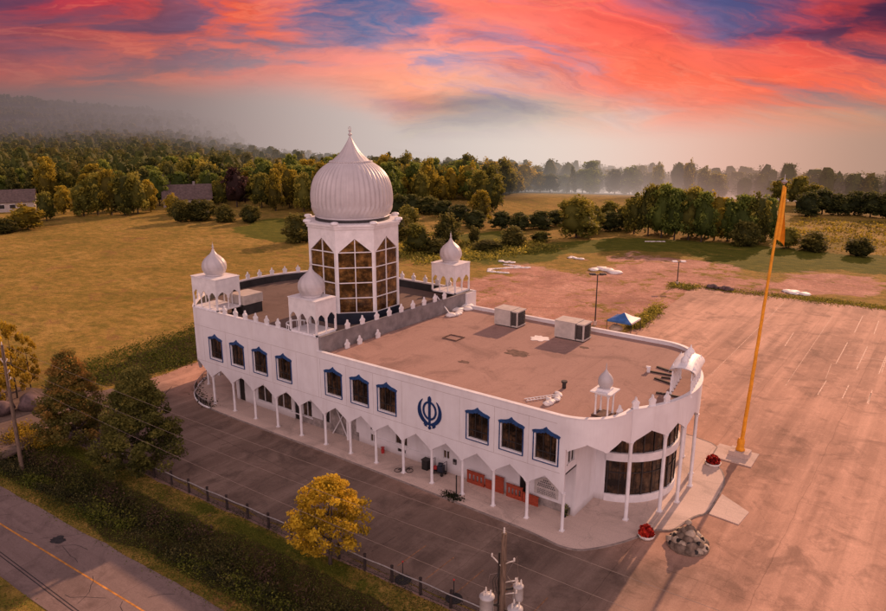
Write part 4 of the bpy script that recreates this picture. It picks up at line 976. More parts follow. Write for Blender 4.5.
d = MB().lathe(refine([(.42, 0), (.46, .08), (.58, .28), (.62, .55), (.56, .85), (.40, 1.1), (.20, 1.3), (.08, 1.5), (.03, 1.65)], 24), (kx, ky, kz + 2.4), 48, mod=lambda a, tt, r: r * (1 - .04 * (1 - abs(math.cos(7 * (a + tt)))))).build('dome', M['dome'], t)
MB().lathe([(.03, 1.62), (.07, 1.7), (.03, 1.78), (.05, 1.84), (.01, 2.1)], (kx, ky, kz + 2.4), 8).build('finial', M['dome'], d)

# arched ceremonial pavilion on the entrance canopy
t = thing('rooftop_pavilion', 'white arched pavilion with sloping roof on the round edge of the entrance canopy', 'pavilion', (46.9, 13.0, Z_DECK), R(8))
pv = MB(); Lx, Ly = .85, 2.2
for sx in (-1, 1):
    n = 5
    for k in range(n + 1):
        y = -Ly + 2 * Ly * k / n; post = MB().lathe([(.15, 0), (.15, .15), (.08, .25), (.10, .6), (.07, .9), (.11, 1.1), (.07, 1.35), (.12, 1.6)], (sx * Lx, y, 0), 8)
        o = post.build('baluster_post', M['white_paint'], None); o.parent = t
    for k in range(n):
        y0, y1 = -Ly + 2 * Ly * k / n, -Ly + 2 * Ly * (k + 1) / n; m_ = (y0 + y1) / 2; hw = (y1 - y0) / 2
        lo = [(y0, 1.55), (y0 + .12, 1.6), (m_ - hw * .45, 1.78), (m_, 1.95), (m_ + hw * .45, 1.78), (y1 - .12, 1.6), (y1, 1.55)]
        for (a, za), (c_, zc_) in zip(lo[:-1], lo[1:]): pv.plate([(a, za), (c_, zc_), (c_, 2.15), (a, 2.15)], (sx * Lx, 0, 0), (0, 1, 0), (0, 0, 1), (-sx, 0, 0), .09)
    for k in range(n): pv.lathe([(.02, 2.12), (.17, 2.2), (.20, 2.32), (.12, 2.5), (.03, 2.62), (.01, 2.75)], (sx * Lx * 1.02, -Ly + 2 * Ly * (k + .5) / n, 0), 8)
o = pv.build('arcade', M['white_paint'], None); o.parent = t
rf = MB(); n = 14
for i in range(n):
    for sgn in (-1, 1):
        def pnt(k, s): u = -1 + 2 * k / n; return (sgn * (Lx + .32) * math.sin(s * PI / 2 * .97), u * (Ly + .15), 1.95 + (1.05 - .40 * u * u) * math.cos(s * PI / 2 * .97) ** .9)
        for a, c_ in zip(np.linspace(0, 1, 10)[:-1], np.linspace(0, 1, 10)[1:]):
            v = [pnt(i, a), pnt(i + 1, a), pnt(i + 1, c_), pnt(i, c_)]; rf.add(v + [(x, y, z - .06) for x, y, z in v], [(0, 1, 2, 3), (7, 6, 5, 4)], 0, True)
for u in (-.62, 0, .62): rf.lathe([(.26, 0), (.34, .14), (.33, .3), (.2, .48), (.07, .62), (.03, .85)], (0, u * Ly, 2.95 - .4 * u * u), 12)
o = rf.build('curved_roof', M['white_paint'], None); o.parent = t
pk = [((42.95, 16.75), (44.57, 16.24), .22), ((42.9, 15.1), (45.0, 15.25), .16), ((43.9, 13.6), (45.6, 13.1), .2), ((44.3, 14.2), (45.5, 14.5), .12), ((45.3, 10.2), (47.3, 10.35), .2)]
pl_lab = ['dark loose plank farthest back beside the white pavilion', 'long dark plank on the roof with a white end beside the pavilion', 'dark plank lying askew left of the white pavilion', 'thin dark strip between the planks left of the pavilion', 'dark plank on the roof below the front of the pavilion']
for (a, b_, w_), lb in zip(pk, pl_lab):
    a, b_ = Vector(a), Vector(b_); m_ = (a + b_) / 2; dd = b_ - a
    tag(MB().obox((m_.x, m_.y, Z_DECK + .08), (dd.length, w_, .12), math.atan2(dd.y, dd.x)).build('plank', M['planks'], origin=(m_.x, m_.y, Z_DECK)), lb, 'plank', 'planks lying by the rooftop pavilion')
tag(MB().obox((42.75, 15.05, Z_DECK + .22), (.3, .35, .44), .3).obox((42.72, 15.05, Z_DECK + .5), (.42, .2, .12), .3).build('white_bracket', M['white_paint'], origin=(42.75, 15.05, Z_DECK)), 'small white bracket standing at the end of the long plank', 'bracket')
# ladder and broken ornaments
t = thing('aluminium_ladder', 'pale ladder lying flat on the low roof near its front edge', 'ladder', (37.75, 3.1, Z_DECK))
mb = MB(); a, b_ = Vector((36.95, 1.9, 0)), Vector((38.6, 4.35, 0)); d = (b_ - a).normalized(); nn = Vector((-d.y, d.x, 0)) * .22
for s in (-1, 1): mb.cyl(a + nn * s + Vector((0, 0, Z_DECK + .1)), b_ + nn * s + Vector((0, 0, Z_DECK + .1)), .04, n=6)
mb.build('rail', M['white_paint'], t); mb = MB()
for k in range(9): p = a + d * (.2 + .31 * k) + Vector((0, 0, Z_DECK + .1)); mb.cyl(p - nn, p + nn, .028, n=6)
mb.build('rungs', M['white_paint'], t)
rd = random.Random(5); mb = MB()
def lump(mb, c, r, seed, sq=.6, n=10, mi=0):
    bm = bmesh.new(); bmesh.ops.create_icosphere(bm, subdivisions=2, radius=1); vs = []
    for v in bm.verts: p = v.co.copy(); k = 1 + .35 * noise.noise(p * 1.3 + Vector((seed * 3.1, seed, 0))) + .15 * noise.noise(p * 3.1 + Vector((seed, 0, seed))); vs.append((c[0] + p.x * r * k, c[1] + p.y * r * k, c[2] + p.z * r * k * sq))
    idx_ = {v: i for i, v in enumerate(bm.verts)}; mb.add(vs, [tuple(idx_[v] for v in f.verts) for f in bm.faces], mi, True); bm.free()
for k in range(9): lump(mb, (38.75 + rd.uniform(-.3, .35), 2.2 + k * .33, Z_DECK + .12), .24 + rd.random() * .12, k)
tag(mb.build('broken_ornament', M['tarp_white'], origin=(38.8, 3.6, Z_DECK)), 'broken white plaster ornament lying beside the roof ladder', 'ornament')
mb = MB(); mb.cyl((38.25, 6.5, Z_DECK), (38.25, 6.5, Z_DECK + .55), .18, n=10); mb.cyl((38.25, 6.5, Z_DECK + .55), (38.25, 6.5, Z_DECK + .7), .28, n=10)
tag(mb.build('roof_vent', M['dark_metal'], origin=(38.25, 6.5, Z_DECK)), 'short dark vent pipe on the roof beyond the ladder', 'vent')
tag(MB().cyl((13.2, 21.0, Z_UP + .1), (16.5, 19.6, Z_DECK + .1), .07, n=6).build('white_pole', M['white_paint'], origin=(15, 20.3, Z_DECK)), 'white pole leaning over the grey dividing wall near the far turret', 'pole')
mb = MB()
for k in range(9): lump(mb, (16.4 + rd.uniform(-.5, .5) - k * .12, 19.9 + k * .62, Z_DECK + .12), .45 + rd.random() * .3, k + 20, .4)
tag(mb.build('crumpled_sheet', M['tarp_white'], origin=(16, 22, Z_DECK)), 'crumpled white sheet at the foot of the far turret on the low roof', 'sheet')

# ================================================================== FORECOURT
t = thing('flagpole', 'tall saffron cloth-wrapped flagpole with hanging orange pennant on a concrete block', 'flagpole', (49.87, 23.4, .128))
fx, fy = 49.87, 23.4; LX, LY = 1.25 / 27.7 * .8, 1.25 / 27.7 * .59
fp = lambda z: (fx + LX * z, fy + LY * z, z)
MB().box(fx - .95, fx + .95, fy - .75, fy + .75, .128, .62).box(fx - 1.0, fx + 1.0, fy - .8, fy + .8, .128, .25).build('concrete_base', M['concrete'], t, bevel=.03)
zz = np.linspace(.6, 27.2, 90)
MB().tube([(fp(z)[0] + .008 * math.sin(z * 2.7), fp(z)[1] + .008 * math.cos(z * 3.1), z) for z in zz], [(.295 - .09 * min(1, (z - .6) / .8)) * (1 - .48 * (z - .6) / 26.6) * (.98 + .02 * math.sin(z * 5.3)) for z in zz], 14).build('wrapped_pole', M['orange'], t)
mb = MB(); mb.lathe([(.30, .6), (.42, .62), (.44, .8), (.36, .95), (.34, 1.2), (.37, 1.35), (.33, 1.75), (.26, 1.9)], fp(0)[:2] + (0,), 14, mod=lambda a, tt, r: r * (1 + .08 * math.sin(a * 5 + tt * 6)))
mb.build('cloth_skirt', M['orange'], t)
top = fp(27.3); MB().lathe([(.05, 0), (.12, .1), (.28, .22), (.30, .32), (.12, .42), (.05, .5), (.03, .9)], top, 12).build('finial', M['steel'], t)
fl = MB(); nz_, nu = 34, 12; g = []
for j in range(nz_ + 1):
    s = j / nz_; row = []; wd_ = .18 + 1.02 * s ** .85
    for i in range(nu + 1):
        u = i / nu; z = 27.1 - 4.9 * s - u * u * (.75 * s + .2 * math.sin(3 * s))
        x = fp(z)[0] + .05 + u * wd_ * .62 + .10 * math.sin(u * 10 + s * 5) * u; y = fp(z)[1] + .30 * math.sin(u * 8.5 + 2.2 * s) * (.35 + s) * u + u * wd_ * .42
        row.append((x, y, z))
    g.append(row)
fl.add([p for r_ in g for p in r_], [(j * (nu + 1) + i, j * (nu + 1) + i + 1, (j + 1) * (nu + 1) + i + 1, (j + 1) * (nu + 1) + i) for j in range(nz_) for i in range(nu)], 0, True)
fl.build('flag', M['orange'], t)

def planter(label, x, y, r, h):
    t = thing('flower_planter', label, 'planter', (x, y, .06), 0, 'round planters of red flowers on the entrance terrace')
    MB().lathe([(r * .75, 0), (r * .95, .12), (r * 1.05, .34), (r * .98, .36), (r * .9, .26)], (x, y, .06), 20).build('bowl', M['ceramic'], t)
    P = rng.normal(size=(620, 3)); P /= np.linalg.norm(P, axis=1)[:, None]; P *= rng.uniform(.5, 1, (620, 1)) ** .5 * [r * .9, r * .9, h]; P[:, 2] = np.abs(P[:, 2]) + .3
    bumpy = 1 + .25 * np.sin(P[:, 0] * 9) * np.cos(P[:, 1] * 8); P[:, 2] *= bumpy
    co, q = leaf_quads(P, .26, .4, .8); o = bpy.data.objects.new('flowers', np_mesh('flowers', co, q, [LEAF['flower']], rng.uniform(0, 1, len(q)))); COL.objects.link(o); o.parent = t
    P2 = P[:160] * [1.05, 1.05, .6]; co, q = leaf_quads(P2, .3, .2, .5); o = bpy.data.objects.new('leaves', np_mesh('leaves', co, q, [LEAF['dark']], rng.uniform(0, 1, len(q)))); COL.objects.link(o); o.parent = t
planter('dark red flowers in a round bowl beside the stone rockery, half in shade', 47.7, 3.5, .68, .75)
planter('bright red flowers in a round bowl near the foot of the flagpole', 48.3, 19.6, .74, .7)

t = thing('stone_rockery', 'round stepped rockery of pale stones with dark round hollows on the asphalt', 'rockery', (50.8, 4.5, .03))
rd = random.Random(11); a_, b2 = MB(), MB()
for lv, (rr, zz_, n, sz) in enumerate([(1.22, .2, 11, .46), (.92, .55, 9, .42), (.62, .9, 6, .40), (.30, 1.25, 3, .38), (0, 1.55, 1, .36)]):
    for k in range(n):
        a = 2 * PI * k / n + lv * .4; p = (50.8 + rr * math.cos(a), 4.5 + rr * math.sin(a), zz_)
        lump(a_ if rd.random() < .55 else b2, p, sz * rd.uniform(.85, 1.2), k + 30 * lv, .8)
lump(b2, (50.8, 4.5, .6), .85, 99, .9); lump(a_, (50.6, 4.75, 1.85), .26, 77, 1.0)
a_.build('pale_stones', M['stone_pale'], t); b2.build('brown_stones', M['stone'], t)
mb = MB()
for a in np.linspace(0, 2 * PI, 9)[:-1]:
    for rr, zz_ in ((1.5, .34), (1.12, .78)):
        a2 = a + rr; p = Vector((50.8 + rr * math.cos(a2), 4.5 + rr * math.sin(a2), zz_)); d = Vector((math.cos(a2), math.sin(a2), .5)).normalized(); mb.cyl(p - d * .3, p + d * .06, .17, n=10)
mb.build('round_pots', M['rubber'], t)
MB().lathe([(1.62, 0), (1.68, .10), (1.60, .18), (1.45, .20)], (50.8, 4.5, .02), 28).build('rim', M['stone'], t)

# things under the arcade
def barrier(label, x0, x1, y, z1, slots, lean=0.0):
    t = thing('slatted_barrier' if slots else 'wooden_board', label, 'barrier' if slots else 'board', ((x0 + x1) / 2, y, .12), 0, 'red-brown wooden barriers along the arcade wall')
    mb = MB(); W_ = x1 - x0; h = z1 - .12
    if slots:
        n = slots; sw = W_ / (n * 2 + 1); mb.box(x0, x1, y, y + .08, .12, .12 + h * .30); mb.box(x0, x1, y, y + .08, z1 - h * .22, z1)
        for k in range(n + 1): mb.box(x0 + 2 * k * sw, x0 + (2 * k + 1) * sw, y + .005, y + .075, .12 + h * .30, z1 - h * .22)
        mb.box(x0 + .04, x0 + .12, y + .08, y + .4, .12, .2); mb.box(x1 - .12, x1 - .04, y + .08, y + .4, .12, .2)
    else:
        mb.box(x0, x1, y, y + .07, .12, z1); mb.box(x0 + .05, x1 - .05, y - .025, y, .12 + h * .12, .12 + h * .2); mb.box(x0 + .05, x1 - .05, y - .025, y, z1 - h * .2, z1 - h * .12)
    mb.build('panel', M['red_wood'], t); MB().box(x0 - .03, x1 + .03, y - .03, y + .11, z1, z1 + .05).build('top_rail', M['red_wood'], t)
barrier('red-brown slatted barrier with open slots, farther of the two from the sign', 30.7, 32.6, 2.35, 1.32, 4)
barrier('small low red-brown board between slatted barrier and taller board', 32.7, 33.45, 2.42, .95, 0)
barrier('tall red-brown board standing against the wall between the slatted barriers', 33.6, 34.7, 2.38, 1.68, 0)
barrier('red-brown slatted barrier with open slots nearer the white wall sign', 35.05, 36.7, 2.30, 1.38, 4)
barrier('wide plain red-brown board directly below the white wall sign', 36.75, 38.3, 2.30, 1.02, 0)
t = thing('wall_sign', 'white arched notice with grey lettering on the arcade wall near the corner', 'sign', (38.8, GW, 1.2))
MB().plate([(37.65, 1.15), (40.0, 1.15), (40.0, 2.05), (39.5, 2.55), (38.85, 2.95), (38.2, 2.75), (37.65, 2.35)], (0, GW - .06, 0), (1, 0, 0), (0, 0, 1), (0, 1, 0), .05).build('board', M['sign'], t)
mb = MB(); rd = random.Random(9)
for r_ in range(4):      # rows of unreadable small lettering
    x = 37.95
    while x < 39.75:
        w_ = rd.uniform(.05, .16); mb.box(x, x + w_, GW - .066, GW - .06, 1.28 + r_ * .13, 1.345 + r_ * .13); x += w_ + .05
for (zc_, w_) in ((2.62, .34), (2.42, .62), (2.2, .82), (2.02, .9)): 
    for k in range(int(w_ * 2 / .18)): mb.box(38.85 - w_ + k * .18, 38.85 - w_ + k * .18 + .12, GW - .066, GW - .06, zc_ - .06, zc_ + .06)
mb.build('lettering', M['sign_ink'], t)
t = thing('rubbish_bin', 'black wheeled bin standing by the arcade wall', 'bin', (26.1, 2.05, .12))
MB().prism([(25.78, 1.75), (26.42, 1.75), (26.42, 2.35), (25.78, 2.35)], .16, 1.12).build('body', M['rubber'], t); MB().box(25.72, 26.48, 1.7, 2.42, 1.12, 1.2).build('lid', M['dark_metal'], t)
for x in (25.8, 26.4): MB().cyl((x - .04, 2.36, .24), (x + .04, 2.36, .24), .12, n=12).build('wheel', M['rubber'], t)
t = thing('wheeled_trolley', 'dark wheeled trolley loaded with red and dark blue bundles under the arcade', 'trolley', (27.7, 2.0, .12))
MB().box(27.0, 28.4, 1.65, 2.35, .42, .50).build('deck', M['dark_metal'], t)
mb = MB()
for x in (27.02, 28.38): mb.tube([(x, 1.7, .5), (x, 1.7, 1.55), (x, 2.3, 1.55), (x, 2.3, .5)], .03, 6)
mb.build('frame', M['dark_metal'], t)
for x in (27.2, 28.2):
    for y in (1.7, 2.3): MB().cyl((x, y - .04, .28), (x, y + .04, .28), .16, n=12).build('wheel', M['rubber'], t)
mb = MB(); lump(mb, (27.35, 1.95, .72), .27, 3, .8); mb.build('red_bundle', M['red_obj'], t)
mb = MB(); mb.obox((27.95, 2.0, .82), (.6, .5, .62), .2); lump(mb, (27.9, 2.0, 1.22), .26, 6, .7); mb.build('blue_bundle', M['navy'], t)
t = thing('bicycle', 'dark bicycle lying on its side at the kerb of the arcade', 'bicycle', (24.6, .5, .16))
for x, y in ((24.1, .15), (25.05, .75)): MB().tube([(x + .34 * math.cos(a), y + .34 * math.sin(a), .2 + .04 * math.sin(a)) for a in np.linspace(0, 2 * PI, 21)], .03, 6).build('wheel', M['rubber'], t)
mb = MB(); P3 = {'r': (24.1, .15, .24), 'f': (25.05, .75, .24), 's': (24.3, .72, .32), 'h': (24.85, 1.05, .32), 'b': (24.55, .42, .24)}
for a, b_ in (('r', 's'), ('r', 'b'), ('b', 's'), ('b', 'h'), ('s', 'h'), ('h', 'f')): mb.cyl(P3[a], P3[b_], .028, n=6)
mb.tube([(24.62, 1.22, .3), (24.9, 1.2, .34), (25.02, 1.36, .3)], .025, 5); mb.build('frame', M['dark_metal'], t)
MB().obox((24.22, .84, .34), (.26, .14, .08), .6).build('saddle', M['rubber'], t)
t = thing('black_post', 'slim black post beside a white arcade column with weeds at its foot', 'post', (31.4, -.35, .12))
MB().cyl((31.4, -.35, .12), (31.4, -.35, 2.15), .06, n=8).build('shaft', M['rubber'], t); MB().lathe([(.22, 0), (.22, .06), (.08, .1)], (31.4, -.35, .12), 12).build('base', M['rubber'], t)
P = rng.normal(size=(420, 3)) * [.55, .3, .12] + [31.2, -.75, .2]; P[:, 2] = np.abs(P[:, 2] - .15) + .08; co, q = leaf_quads(P, .2, .3)
o = bpy.data.objects.new('weeds', np_mesh('weeds', co, q, [LEAF['weed']], rng.uniform(0, .5, len(q)))); COL.objects.link(o); tag(o, 'dark weeds growing through the kerb at the foot of the black post', 'weeds', kind='stuff')
t = thing('wall_lantern', 'small dark electric box on the arcade wall beside the trolley', 'electric box', (29.0, GW, 1.4)); MB().box(28.85, 29.2, GW - .14, GW, 1.25, 1.75).build('casing', M['dark_metal'], t); MB().box(28.88, 29.17, GW - .16, GW - .14, 1.3, 1.5).build('cover', M['grey_wall'], t)
tag(MB().lathe([(.16, 0), (.2, .3), (.14, .55), (.22, .62)], (20.4, 2.2, .12), 12).build('red_bucket', M['red_obj'], origin=(20.4, 2.2, .12)), 'small red bucket on the pavement against the arcade wall', 'bucket')
t = thing('plant_tub', 'small dark plant tub in the corner by the last arcade column', 'planter', (40.9, 2.3, .12)); MB().lathe([(.16, 0), (.22, .4), (.24, .42)], (40.9, 2.3, .12), 12).build('tub', M['rubber'], t)
P = rng.normal(size=(120, 3)) * [.16, .16, .25] + [0, 0, .65]; co, q = leaf_quads(P, .2); o = bpy.data.objects.new('leaves', np_mesh('leaves', co, q, [LEAF['dark']], rng.uniform(0, 1, len(q)))); COL.objects.link(o); o.parent = t

# curved railing round the west porch, with scrub growing on it
t = thing('curved_railing', 'low curved railing with mesh infill round the open porch at the far end', 'railing', (-8.5, 1.0, .1))
cr = smooth_poly([(-.4, -.85), (-.45, -.95), (-2.8, -1.1), (-4.9, -1.15), (-7.2, -.45), (-9.6, 1.0), (-12.4, 4.4), (-14.0, 8.0), (-14.9, 11.5), (-14.85, 11.6)], 2); cr = cr[8:-10]
MB().tube([(x, y, .20) for x, y in cr], .13, 6).build('kerb', M['white_paint'], t); MB().tube([(x, y, 1.05) for x, y in cr], .045, 6).build('top_rail', M['steel'], t)
mb = MB()
for x, y in cr[::2]: mb.cyl((x, y, .1), (x, y, 1.08), .04, n=6)
mb.build('posts', M['dark_metal'], t); mb = MB()
for (xa, ya), (xb, yb) in zip(cr[:-1], cr[1:]):
    for k in range(5):
        f = k / 5; mb.cyl((xa + (xb - xa) * f, ya + (yb - ya) * f, .2), (xa + (xb - xa) * f, ya + (yb - ya) * f, 1.03), .014, n=4, caps=False)
mb.build('mesh', M['dark_metal'], t)
pts_ = []
for x, y in cr: 
    k = rng.integers(5, 40); pts_.append(rng.normal(size=(k, 3)) * [.35, .35, .28] + [x + .15, y + .35, .45])
P = np.concatenate(pts_); P = P[P[:, 2] > .05]; co, q = leaf_quads(P, .24)
o = bpy.data.objects.new('weeds', np_mesh('weeds', co, q, [LEAF['weed']], rng.uniform(0, .6, len(q)))); COL.objects.link(o); tag(o, 'dry scrub growing along the curved railing', 'weeds', kind='stuff')

# ================================================================== FENCE AND ROADSIDE
fy_ = lambda x: -14.75 + .043 * x
t = thing('chain_link_fence', 'long low chain-link fence with pale top rail between car park and ditch', 'fence', (18, fy_(18), 0))
p0 = None
for i, x in enumerate(np.arange(-9.5, 52, 2.6)):
    if p0 is None:
        p0 = MB().cyl((x, fy_(x), -.1), (x, fy_(x), 1.38), .115, .105, 8).cyl((x, fy_(x), 1.38), (x, fy_(x), 1.44), .13, n=8).build('post', M['post_wood'], t, origin=(x, fy_(x), 0))
    else:
        c = p0.copy(); COL.objects.link(c); c.parent = t; c.location = (x - 18, fy_(x) - fy_(18), 0); c.rotation_euler = (rng.uniform(-.03, .03), rng.uniform(-.03, .03), 0)
MB().tube([(x, fy_(x) - .09, 1.18 + .03 * math.sin(x * 1.7)) for x in np.arange(-9.5, 51.6, .65)], .045, 6).build('top_rail', M['steel'], t)
MB().tube([(x, fy_(x) - .05, .14) for x in np.arange(-9.5, 51.6, 1.3)], .022, 5).build('bottom_rail', M['dark_metal'], t)
mb = MB()
for x in np.arange(-9.5, 50.4, .17):
    for sg in (-1, 1):
        xa, xb = (x, x + 1.0) if sg > 0 else (x + 1.0, x); mb.cyl((xa, fy_(xa) - .05, .12), (xb, fy_(xb) - .05, 1.16), .0085, n=3, caps=False)
mb.build('mesh', M['dark_metal'], t)

def stand(label, x, y):
    t = thing('portable_post', label, 'post', (x, y, .03), 0, 'portable black posts standing in the car park by the fence')
    MB().lathe([(.62, 0), (.62, .07), (.5, .13), (.12, .18)], (x, y, .03), 20).build('base', M['rubber'], t); MB().cyl((x, y, .15), (x, y, 1.55), .035, n=8).build('shaft', M['dark_metal'], t)
    MB().lathe([(.02, 0), (.07, .04), (.07, .12), (.02, .16)], (x, y, 1.52), 10).build('cap', M['red_obj'], t)
stand('portable black post with round base just right of the yellow tree', 35.2, -12.6)
stand('portable black post with round base nearest the transformer pole', 39.5, -12.1)

# utility poles, transformers and wires
def utility_pole(label, x, y, h, transformers):
    t = thing('utility_pole', label, 'utility pole', (x, y, 0)); 
    MB().cyl((x, y, -.5), (x, y, h), .20, .135, 12).build('shaft', M['pole_wood'], t)
    MB().lathe([(.03, 0), (.07, .05), (.03, .1), (.07, .15), (.03, .2), (.05, .28), (.01, .34)], (x, y, h), 8).build('insulator', M['ceramic'], t)
    for z, dx in ((h - 1.5, .62), (h - 1.75, -.7), (h - 2.6, .75), (h - 3.3, .8)):
        s = 1 if dx > 0 else -1; mb = MB(); mb.tube([(x + .1 * s, y, z - .25), (x + dx * .6, y, z - .02), (x + dx, y, z + .14)], .035, 5); mb.lathe([(.02, 0), (.06, .05), (.03, .1), (.06, .15), (.02, .22)], (x + dx, y, z + .1), 8); mb.build('insulator', M['ceramic'], t)
    if transformers:
        for k, (dx, dy, z) in enumerate([(-.78, -.30, h - 5.1), (.82, -.10, h - 5.25), (.55, .62, h - 4.1)]):
            sc_ = 1.0 if k < 2 else .72
            tr = MB().lathe([(.30 * sc_, 0), (.36 * sc_, .05), (.38 * sc_, .14), (.38 * sc_, 1.15 * sc_), (.41 * sc_, 1.17 * sc_), (.41 * sc_, 1.24 * sc_), (.25 * sc_, 1.36 * sc_), (.06, 1.40 * sc_)], (x + dx, y + dy, z), 18).build('transformer', M['transformer'], t)
            b_ = MB()
            for a in (.4, 2.4, 4.4): b_.lathe([(.03, 0), (.07, .06), (.035, .12), (.07, .18), (.035, .24), (.05, .3), (.01, .38)], (x + dx + .2 * sc_ * math.cos(a), y + dy + .2 * sc_ * math.sin(a), z + 1.28 * sc_), 8)
            b_.build('bushing', M['ceramic'], tr)
            MB().obox((x + dx * .5, y + dy * .5, z + .8), (abs(dx) + .1, .09, .12), math.atan2(dy, dx)).build('bracket', M['dark_metal'], tr)
            MB().tube([(x + dx, y + dy, z + 1.7 * sc_), (x + dx * .8, y + dy, z + 2.6), (x + dx * .3, y, h - 2.4)], .014, 4).build('jumper', M['wire'], tr)
        mb = MB()
        for k in range(3): mb.tube([(x - .5 + k * .2, y - .1, h - 3.6), (x - .55 + .15 * k, y - .15, h - 2.9), (x - .2, y, h - 2.2)], .02, 4)
        mb.cyl((x - .26, y, h - 6.5), (x - .26, y, h - 1.2), .06, n=6); mb.build('conduit', M['dark_metal'], t)
    return t
UP = (48.5, -20.4, 12.95); LP = (-6.35, -21.0, 12.6)
utility_pole('wooden utility pole carrying grey transformers in front of the car park', *UP, True)
utility_pole('bare wooden utility pole beside the ditch near the mauve boulders', *LP, False)
def wire(label, zz0, zz1, off, sag):
    pts = []
    segs = [((-62, -23.3, zz0 - .4), (LP[0] + off, LP[1], zz0)), ((LP[0] + off, LP[1], zz0), (UP[0] + off, UP[1], zz1)), ((UP[0] + off, UP[1], zz1), (104, -17.8, zz1 + .3))]
    for a, b_ in segs:
        a, b_ = Vector(a), Vector(b_)
        for k in range(24): u = k / 24; p = a.lerp(b_, u); p.z -= sag * 4 * u * (1 - u); pts.append(p)
    tag(MB().tube(pts, .010, 5).build('power_line', M['wire'], origin=(UP[0], UP[1], UP[2])), label, 'power line', 'power lines between the utility poles')
wire('topmost power line strung between the two utility poles', 12.7, 13.1, 0.02, .45)
wire('middle power line just below the pole top', 11.0, 11.45, -.66, .5)
wire('lowest power line level with the transformers', 9.6, 9.3, -.5, .5)

# ditch brush, roadside grass: stuff
def scatter_band(n, x0, x1, o0, o1, zlo, zhi, clump, size, leafs, name, label, tint_lo=0, tint_hi=1, slope=.0445, cs=(.55, .4), seed=None, thr=-1.0, freq=.22):
    """leaf tufts along the road; with seed, only where a noise field lies above thr, so drifts of one plant alternate with another"""
    cx, cy, ch = [], [], []
    while len(cx) < clump:
        x, o = rng.uniform(x0, x1), rng.uniform(o0, o1); v = noise.noise(Vector((x * freq, o * freq * 1.6, seed or 0)))
        if v > thr: cx.append(x); cy.append(o + slope * x); ch.append((zlo + (zhi - zlo) * rng.uniform(0, 1) ** 1.6) * (1 + .5 * v))
    cx, cy, ch = np.array(cx), np.array(cy), np.array(ch); ct = rng.uniform(tint_lo, tint_hi, clump)
    k = rng.integers(0, clump, n); g = rng.normal(size=(n, 3)); P = np.stack([cx[k] + g[:, 0] * cs[0], cy[k] + g[:, 1] * cs[1], np.abs(g[:, 2]) * ch[k] * .5], -1)
    dd = P[:, 1] - (-19.6 + .0445 * P[:, 0]); P[:, 2] += -0.75 * np.exp(-(dd / 1.6) ** 2)
    co, q = leaf_quads(P, size, .25, .4); hgt = np.abs(g[:, 2])
    tint = np.clip(ct[k] * .75 + .16 * hgt + rng.normal(size=n) * .08, 0, 1)
    o = bpy.data.objects.new(name, np_mesh(name, co, q, [LEAF[leafs]], tint)); COL.objects.link(o); return tag(o, label, name.replace('_', ' '), kind='stuff')
scatter_band(70000, -34, 62, -22.0, -18.5, .2, 1.1, 560, .17, 'weed', 'undergrowth', 'dense dark brush filling the ditch beside the road', 0, .75, seed=1.0, thr=-.18)
scatter_band(50000, -34, 62, -22.4, -18.6, .2, 1.2, 380, .18, 'ditch_green', 'undergrowth', 'greener leafy brush patches in the ditch', .0, .9, cs=(.8, .55), seed=11.0, thr=.0)
scatter_band(8000, -34, 62, -19.8, -18.0, .4, 1.2, 110, .22, 'rust', 'undergrowth', 'dry rust-coloured stalks on the upper side of the ditch', .2, 1, seed=23.0, thr=.12)
scatter_band(9000, -34, 62, -22.3, -20.2, .2, 1.0, 150, .22, 'grass', 'undergrowth', 'pale green grass tussocks on the road side of the ditch', .0, .8, seed=31.0, thr=.1)
scatter_band(30000, -34, 62, -23.7, -22.0, .08, .26, 1500, .13, 'grass', 'grass', 'short roadside grass between ditch and road', 0, .9)
scatter_band(46000, -14, 60, -18.6, -15.1, .06, .16, 1900, .12, 'grass', 'grass', 'mown grass strip between fence and ditch', 0, .9)
scatter_band(8000, -34, 30, -34.5, -31.0, .10, .35, 380, .18, 'grass', 'grass', 'rough grass on the near side of the road')
scatter_band(4200, -14, 56, -14.9, -14.2, .08, .38, 130, .15, 'weed', 'weeds', 'dry weeds along the foot of the fence', .3, 1)
struct('gravel_verge_ground', MB().prism(wobble([(-14, -15.55), (56, -12.5), (56, -11.9), (-14, -14.6)], .7, .28, 14.0), -.2, .036), M['verge'])
# weedy verge at the left edge of the lot and weeds by the gravel lot
def patch(n, poly_pts, clump, hgt, size, leafs, name, label, cs=.7, tl=0., th_=1.):
    P = []; xs = [p[0] for p in poly_pts]; ys = [p[1] for p in poly_pts]; C_ = []
    while len(C_) < clump:
        x, y = rng.uniform(min(xs), max(xs)), rng.uniform(min(ys), max(ys)); ins = False
        for (x0, y0), (x1, y1) in zip(poly_pts, poly_pts[1:] + poly_pts[:1]):
            if (y0 > y) != (y1 > y) and x < (x1 - x0) * (y - y0) / (y1 - y0) + x0: ins = not ins
        if ins: C_.append((x, y, rng.uniform(.4, 1) * hgt, rng.uniform(tl, th_)))
    C_ = np.array(C_); k = rng.integers(0, clump, n); g = rng.normal(size=(n, 3))
    P = np.stack([C_[k, 0] + g[:, 0] * cs, C_[k, 1] + g[:, 1] * cs, np.abs(g[:, 2]) * C_[k, 2] * .5], -1)
    co, q = leaf_quads(P, size, .25, .45); o = bpy.data.objects.new(name, np_mesh(name, co, q, [LEAF[leafs]], np.clip(C_[k, 3] * .7 + .15 * np.abs(g[:, 2]), 0, 1))); COL.objects.link(o); return tag(o, label, name, kind='stuff')
patch(22000, [(-20.5, -6), (-24, -9), (-30, -6), (-33, 6), (-36, 24), (-27, 40), (-21, 36), (-20.5, 14), (-19.6, 2)], 620, .42, .28, 'grass', 'undergrowth', 'rough green weeds along the left edge of the car park', .9, .0, 1)
